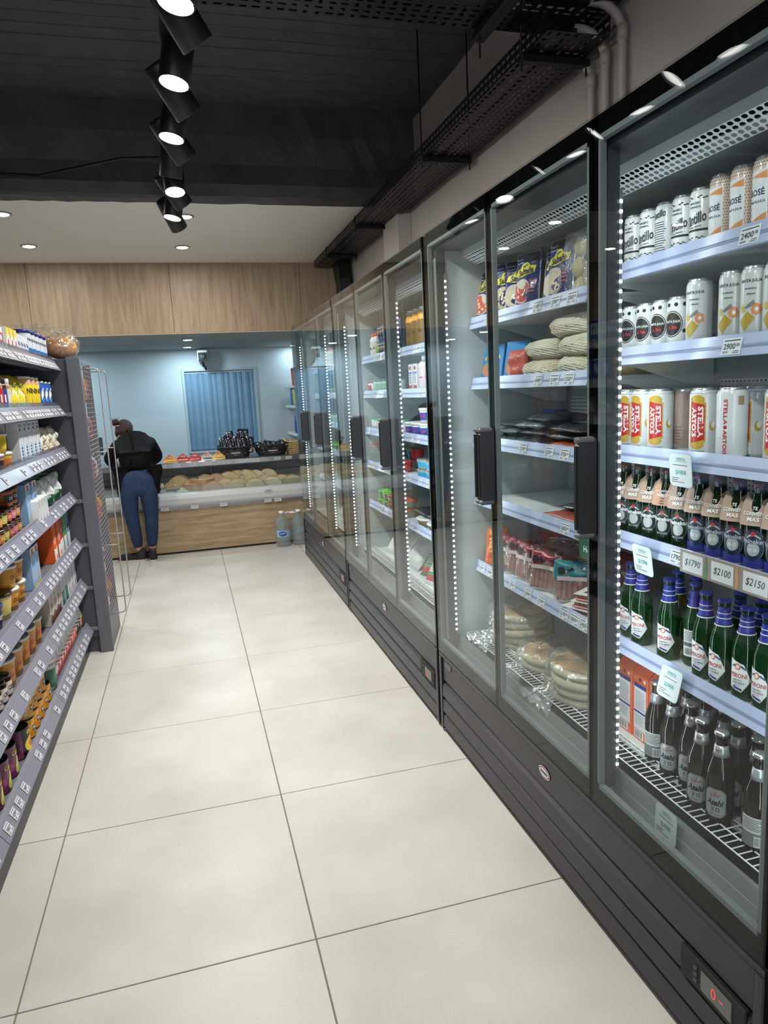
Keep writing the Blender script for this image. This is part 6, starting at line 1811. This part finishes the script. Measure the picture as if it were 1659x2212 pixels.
for k, (z, cs) in enumerate(((.61, [K(196, 70, 50), K(196, 90, 60)]), (.37, [K(50, 100, 170), K(216, 196, 60), K(60, 120, 180)]), (.03, [K(196, 160, 80), K(50, 90, 160)]))):
    for q, cc in enumerate(cs):
        p, mp = pillow(.16, .21, .07, cc, q + k, 8, 8); p.disc(0, .1, .04, .04, yelm, mp, .001)
        tag(p.build('snack_bag', None, (1.36, 8.62 + .19 * q, 1.0 + z), -.5), '%s snack bag on the back corner shelf, %s from left' % (('upper', 'middle', 'lower')[k], ORD[q]), 'snack bag', 'back corner snack bags')
sc_ = empty('scale_display', (-.98, 7.75, TZ)); tag(sc_, 'dark glass display case end or scale screen left of the shopper', 'screen')
MB().box(-.02, -.02, 0, .02, .02, .14, BLACK, .003).build('stand', sc_)
MB().box(-.16, -.015, .12, .14, .015, .30, mat('dark teal screen', (52, 66, 70), .2), .005).build('screen', sc_)
# ================================================================== the shopper
skin_m = mat('skin', (196, 146, 118), .5); denim = mat('blue denim', (27, 50, 84), .8, mottle=(14, .2), bump=(120, .3)); blackcloth = mat('black cloth', (15, 16, 18), .9, spec=.2, bump=(40, .4))
hairm = mat('dark brown hair', (52, 37, 30), .75, bump=(60, .6)); sole = mat('pale shoe sole', (190, 184, 176), .5); shoem = mat('black knit shoe', (24, 24, 26), .7)
def skinned(name, verts, edges, parent, m, sub=2, root=0):
    me = bpy.data.meshes.new(name); me.from_pydata([v[:3] for v in verts], edges, []); me.materials.append(m)
    o = bpy.data.objects.new(name, me); COL.objects.link(o); o.parent = parent
    md = o.modifiers.new('skin', 'SKIN'); md.use_smooth_shade = True
    for i, v in enumerate(verts):
        r = v[3]; me.skin_vertices[0].data[i].radius = r if isinstance(r, tuple) else (r, r)
        me.skin_vertices[0].data[i].use_root = (i == root)
    s = o.modifiers.new('sub', 'SUBSURF'); s.levels = sub; s.render_levels = sub
    return o
pe = empty('person', (-.48, 6.97, 0))
tag(pe, 'person in black top and blue jeans, hair in a bun, bending over the counter', 'person')
O_ = Vector((-.48, 6.97, 0))
def W3_(*a): return [(x - O_.x, y - O_.y, z, r) for x, y, z, r in a]
body = W3_((-.485, 7.0, .86, .10), (-.49, 7.10, 1.00, .10), (-.50, 7.25, 1.12, .11), (-.55, 7.37, 1.165, .05), (-.585, 7.43, 1.20, .055),
           (-.36, 7.27, 1.10, .045), (-.31, 7.36, .95, .036), (-.40, 7.50, .885, .026), (-.66, 7.29, 1.09, .045), (-.74, 7.33, .95, .036), (-.70, 7.52, .885, .026),
           (-.565, 7.0, .74, .07), (-.57, 6.985, .46, .05), (-.545, 7.03, .09, .034), (-.40, 7.0, .74, .07), (-.40, 6.985, .46, .05), (-.425, 7.03, .09, .034))
bo = skinned('body', body, [(0, 1), (1, 2), (2, 3), (3, 4), (2, 5), (5, 6), (6, 7), (2, 8), (8, 9), (9, 10), (0, 11), (11, 12), (12, 13), (0, 14), (14, 15), (15, 16)], pe, skin_m, 1)
# head: modelled skull with jaw, ears, nose, turned down to the counter
hd = MB(); n = 20; T = Matrix.Translation(Vector((-.605, 7.45, 1.215)) - O_) @ Matrix.Rotation(R(12), 4, 'Y') @ Matrix.Rotation(R(-38), 4, 'X')
hd.T = T
prof = [(.004, -.118), (.030, -.112), (.046, -.095), (.058, -.06), (.068, -.02), (.074, .02), (.072, .06), (.056, .092), (.03, .108), (.002, .112)]
hd.lathe(prof, skin_m, n, sx=.98, sy=1.14)
for s in (-1, 1):
    hd.lathe([(.002, -.028), (.012, -.02), (.014, .0), (.011, .02), (.002, .028)], skin_m, 10, c=(s * .074, .0, -.01), sx=.5)
    hd.lathe([(.002, -.008), (.010, -.004), (.010, .004), (.002, .008)], WHITE, 10, c=(s * .030, .071, .0), sy=.6)
    hd.lathe([(.002, -.005), (.005, -.002), (.005, .002), (.002, .005)], BLACK, 8, c=(s * .030, .077, .0), sy=.5)
hd.lathe([(.003, -.034), (.015, -.028), (.010, -.004), (.003, .012)], skin_m, 10, c=(0, .082, -.006))
hd.lathe([(.004, -.006), (.022, -.002), (.022, .003), (.004, .006)], mat('lips', (170, 96, 90), .5), 12, c=(0, .068, -.064), sy=.5)
hd.build('head', pe)
hr = MB(); hr.T = T
hr.lathe([(.060, -.070), (.074, -.045), (.081, .0), (.083, .035), (.078, .070), (.060, .102), (.030, .118), (.002, .121)], hairm, 24, c=(0, -.020, 0), sx=1.0, sy=1.04)
hr.build('hair', pe)
bu = MB(); bu.T = Matrix.Translation(Vector((-.668, 7.40, 1.318)) - O_)
vs = []; fs = []
for j in range(10):
    for i in range(16):
        a = 2 * PI * i / 16; p = PI * j / 9; r_ = .036 * (1 + .10 * math.sin(4 * a + 3 * p))
        vs.append((r_ * math.sin(p) * math.cos(a), r_ * math.sin(p) * math.sin(a), -r_ * math.cos(p) * .85))
for j in range(9):
    for i in range(16): fs.append((j * 16 + i, j * 16 + (i + 1) % 16, (j + 1) * 16 + (i + 1) % 16, (j + 1) * 16 + i))
bu.add(vs, fs, hairm, True)
rr = random.Random(4)
for k in range(16):
    a = rr.uniform(0, 6.28); bu.tube([(.03 * math.cos(a), .03 * math.sin(a), .015), (.045 * math.cos(a + .3), .045 * math.sin(a + .3), .038 + rr.uniform(0, .012))], .0012, hairm, 4)
bu.build('hair_bun', pe)
sr = MB(); sr.T = Matrix.Translation(Vector((-.652, 7.41, 1.292)) - O_) @ Matrix.Rotation(R(20), 4, 'X')
sr.tube([((.026 + .003 * (k % 2)) * math.cos(2 * PI * k / 20), (.026 + .003 * (k % 2)) * math.sin(2 * PI * k / 20), .002 * (k % 2)) for k in range(20)], .007, mat('pink scrunchie', (196, 156, 146), .8), 6, True)
sr.build('hair_tie', pe)
jeans = W3_((-.485, 7.00, .885, (.150, .105)), (-.49, 6.97, .80, (.175, .140)), (-.575, 6.97, .70, .098), (-.580, 6.97, .58, .088), (-.580, 6.975, .46, .068), (-.566, 7.0, .33, .066), (-.548, 7.03, .12, .046),
            (-.408, 6.97, .70, .098), (-.400, 6.97, .58, .088), (-.398, 6.975, .46, .068), (-.408, 7.0, .33, .066), (-.425, 7.03, .12, .046))
skinned('jeans', jeans, [(0, 1), (1, 2), (2, 3), (3, 4), (4, 5), (5, 6), (1, 7), (7, 8), (8, 9), (9, 10), (10, 11)], pe, denim, 2, 1)
top = W3_((-.485, 6.985, .850, (.162, .128)), (-.49, 7.03, .98, (.150, .125)), (-.495, 7.13, 1.07, (.165, .125)), (-.505, 7.25, 1.13, (.165, .110)), (-.548, 7.36, 1.165, .065),
          (-.355, 7.26, 1.10, .070), (-.30, 7.34, .96, .058), (-.375, 7.46, .905, .044), (-.665, 7.28, 1.08, .072), (-.755, 7.31, .97, .062), (-.73, 7.46, .905, .046))
skinned('black_top', top, [(0, 1), (1, 2), (2, 3), (3, 4), (3, 5), (5, 6), (6, 7), (3, 8), (8, 9), (9, 10)], pe, blackcloth, 2, 2)
for s, x0, zt, tip in ((1, -.340, .92, (-.305, .655)), (-1, -.635, .92, (-.640, .585))):
    b = MB(); vs = []; fs = []
    for j in range(9):
        t = j / 8; wdt = .060 * (1 - t) + .016; xc = x0 + (tip[0] - x0) * t + .012 * math.sin(6 * t); z = zt + (tip[1] - zt) * t
        for k in range(7):
            u = -1 + k / 3
            vs.append((xc + u * wdt - O_.x, 6.935 - .03 * (1 - u * u) + .05 * t + .008 * math.sin(9 * t + 3 * u) - O_.y, z + .015 * u * s * t))
        for k in range(7):
            u = 1 - k / 3
            vs.append((xc + u * wdt - O_.x, 6.965 - .02 * (1 - u * u) + .05 * t - O_.y, z + .015 * u * s * t))
        if j:
            o_ = (j - 1) * 14
            fs += [(o_ + k, o_ + (k + 1) % 14, o_ + 14 + (k + 1) % 14, o_ + 14 + k) for k in range(14)]
    fs += [tuple(range(14)), tuple(range(112, 126))[::-1]]
    b.add(vs, fs, blackcloth, True).build('coat_tail', pe)
b = MB()
b.tube([(x - O_.x, y - O_.y, z) for x, y, z in ((-.60, 7.36, 1.20), (-.55, 7.24, 1.245), (-.52, 7.10, 1.195), (-.50, 6.98, 1.09), (-.53, 6.90, .95))], .007, mat('black strap', (10, 10, 11), .9, spec=.1), 6)
b.build('bag_strap', pe)
def hand(wx, wy, wz, side):
    v = [(wx, wy, wz, .024), (wx, wy + .045, wz - .004, (.036, .017)), (wx, wy + .085, wz - .006, (.038, .015))]
    e = [(0, 1), (1, 2)]
    o = skinned('hand', W3_(*v), e, pe, skin_m, 2)
    for k, L in enumerate((.062, .074, .070, .056)):
        x = wx + side * (-.027 + .018 * k)
        skinned('finger', W3_((x, wy + .082, wz - .004, .0095), (x, wy + .085 + L * .5, wz - .004, .0085), (x, wy + .085 + L, wz - .013, .0072)), [(0, 1), (1, 2)], pe, skin_m, 1)
    skinned('thumb', W3_((wx - side * .022, wy + .022, wz - .004, .012), (wx - side * .050, wy + .050, wz - .006, .0105), (wx - side * .058, wy + .078, wz - .010, .009)), [(0, 1), (1, 2)], pe, skin_m, 1)
hand(-.42, 7.53, .892, 1); hand(-.70, 7.55, .892, -1)
def shoe(x, y, rz):
    t = empty('shoe', (x - O_.x, y - O_.y, 0), rz); t.parent = pe
    b = MB(); out = [(-.032, -.055), (-.038, .0), (-.036, .06), (-.044, .12), (-.036, .18), (-.012, .208), (.018, .205), (.040, .175), (.044, .12), (.036, .06), (.036, .0), (.030, -.055), (.0, -.068)]
    b.prism(out, 0, .024, sole, 'z'); b.build('sole', t)
    b = MB(); lay = [(.97, .022, 1.), (1.0, .048, 1.), (.90, .075, .86), (.74, .098, .50), (.70, .125, .36)]
    vs = []; fs = []; n = len(out)
    for (k, z, l) in lay:
        for (px_, py_) in out: vs.append((px_ * k, -.068 + (py_ + .068) * l * (1 if k > .9 else .98) + (.004 if k < .9 else 0), z if py_ < .08 or z < .06 else min(z, .078)))
    for j in range(len(lay) - 1): fs += [(j * n + i, j * n + (i + 1) % n, (j + 1) * n + (i + 1) % n, (j + 1) * n + i) for i in range(n)]
    fs.append(tuple(range((len(lay) - 1) * n, len(lay) * n)))
    b.add(vs, fs, shoem, True).build('upper', t)
shoe(-.548, 7.03, R(78)); shoe(-.425, 6.985, R(14))
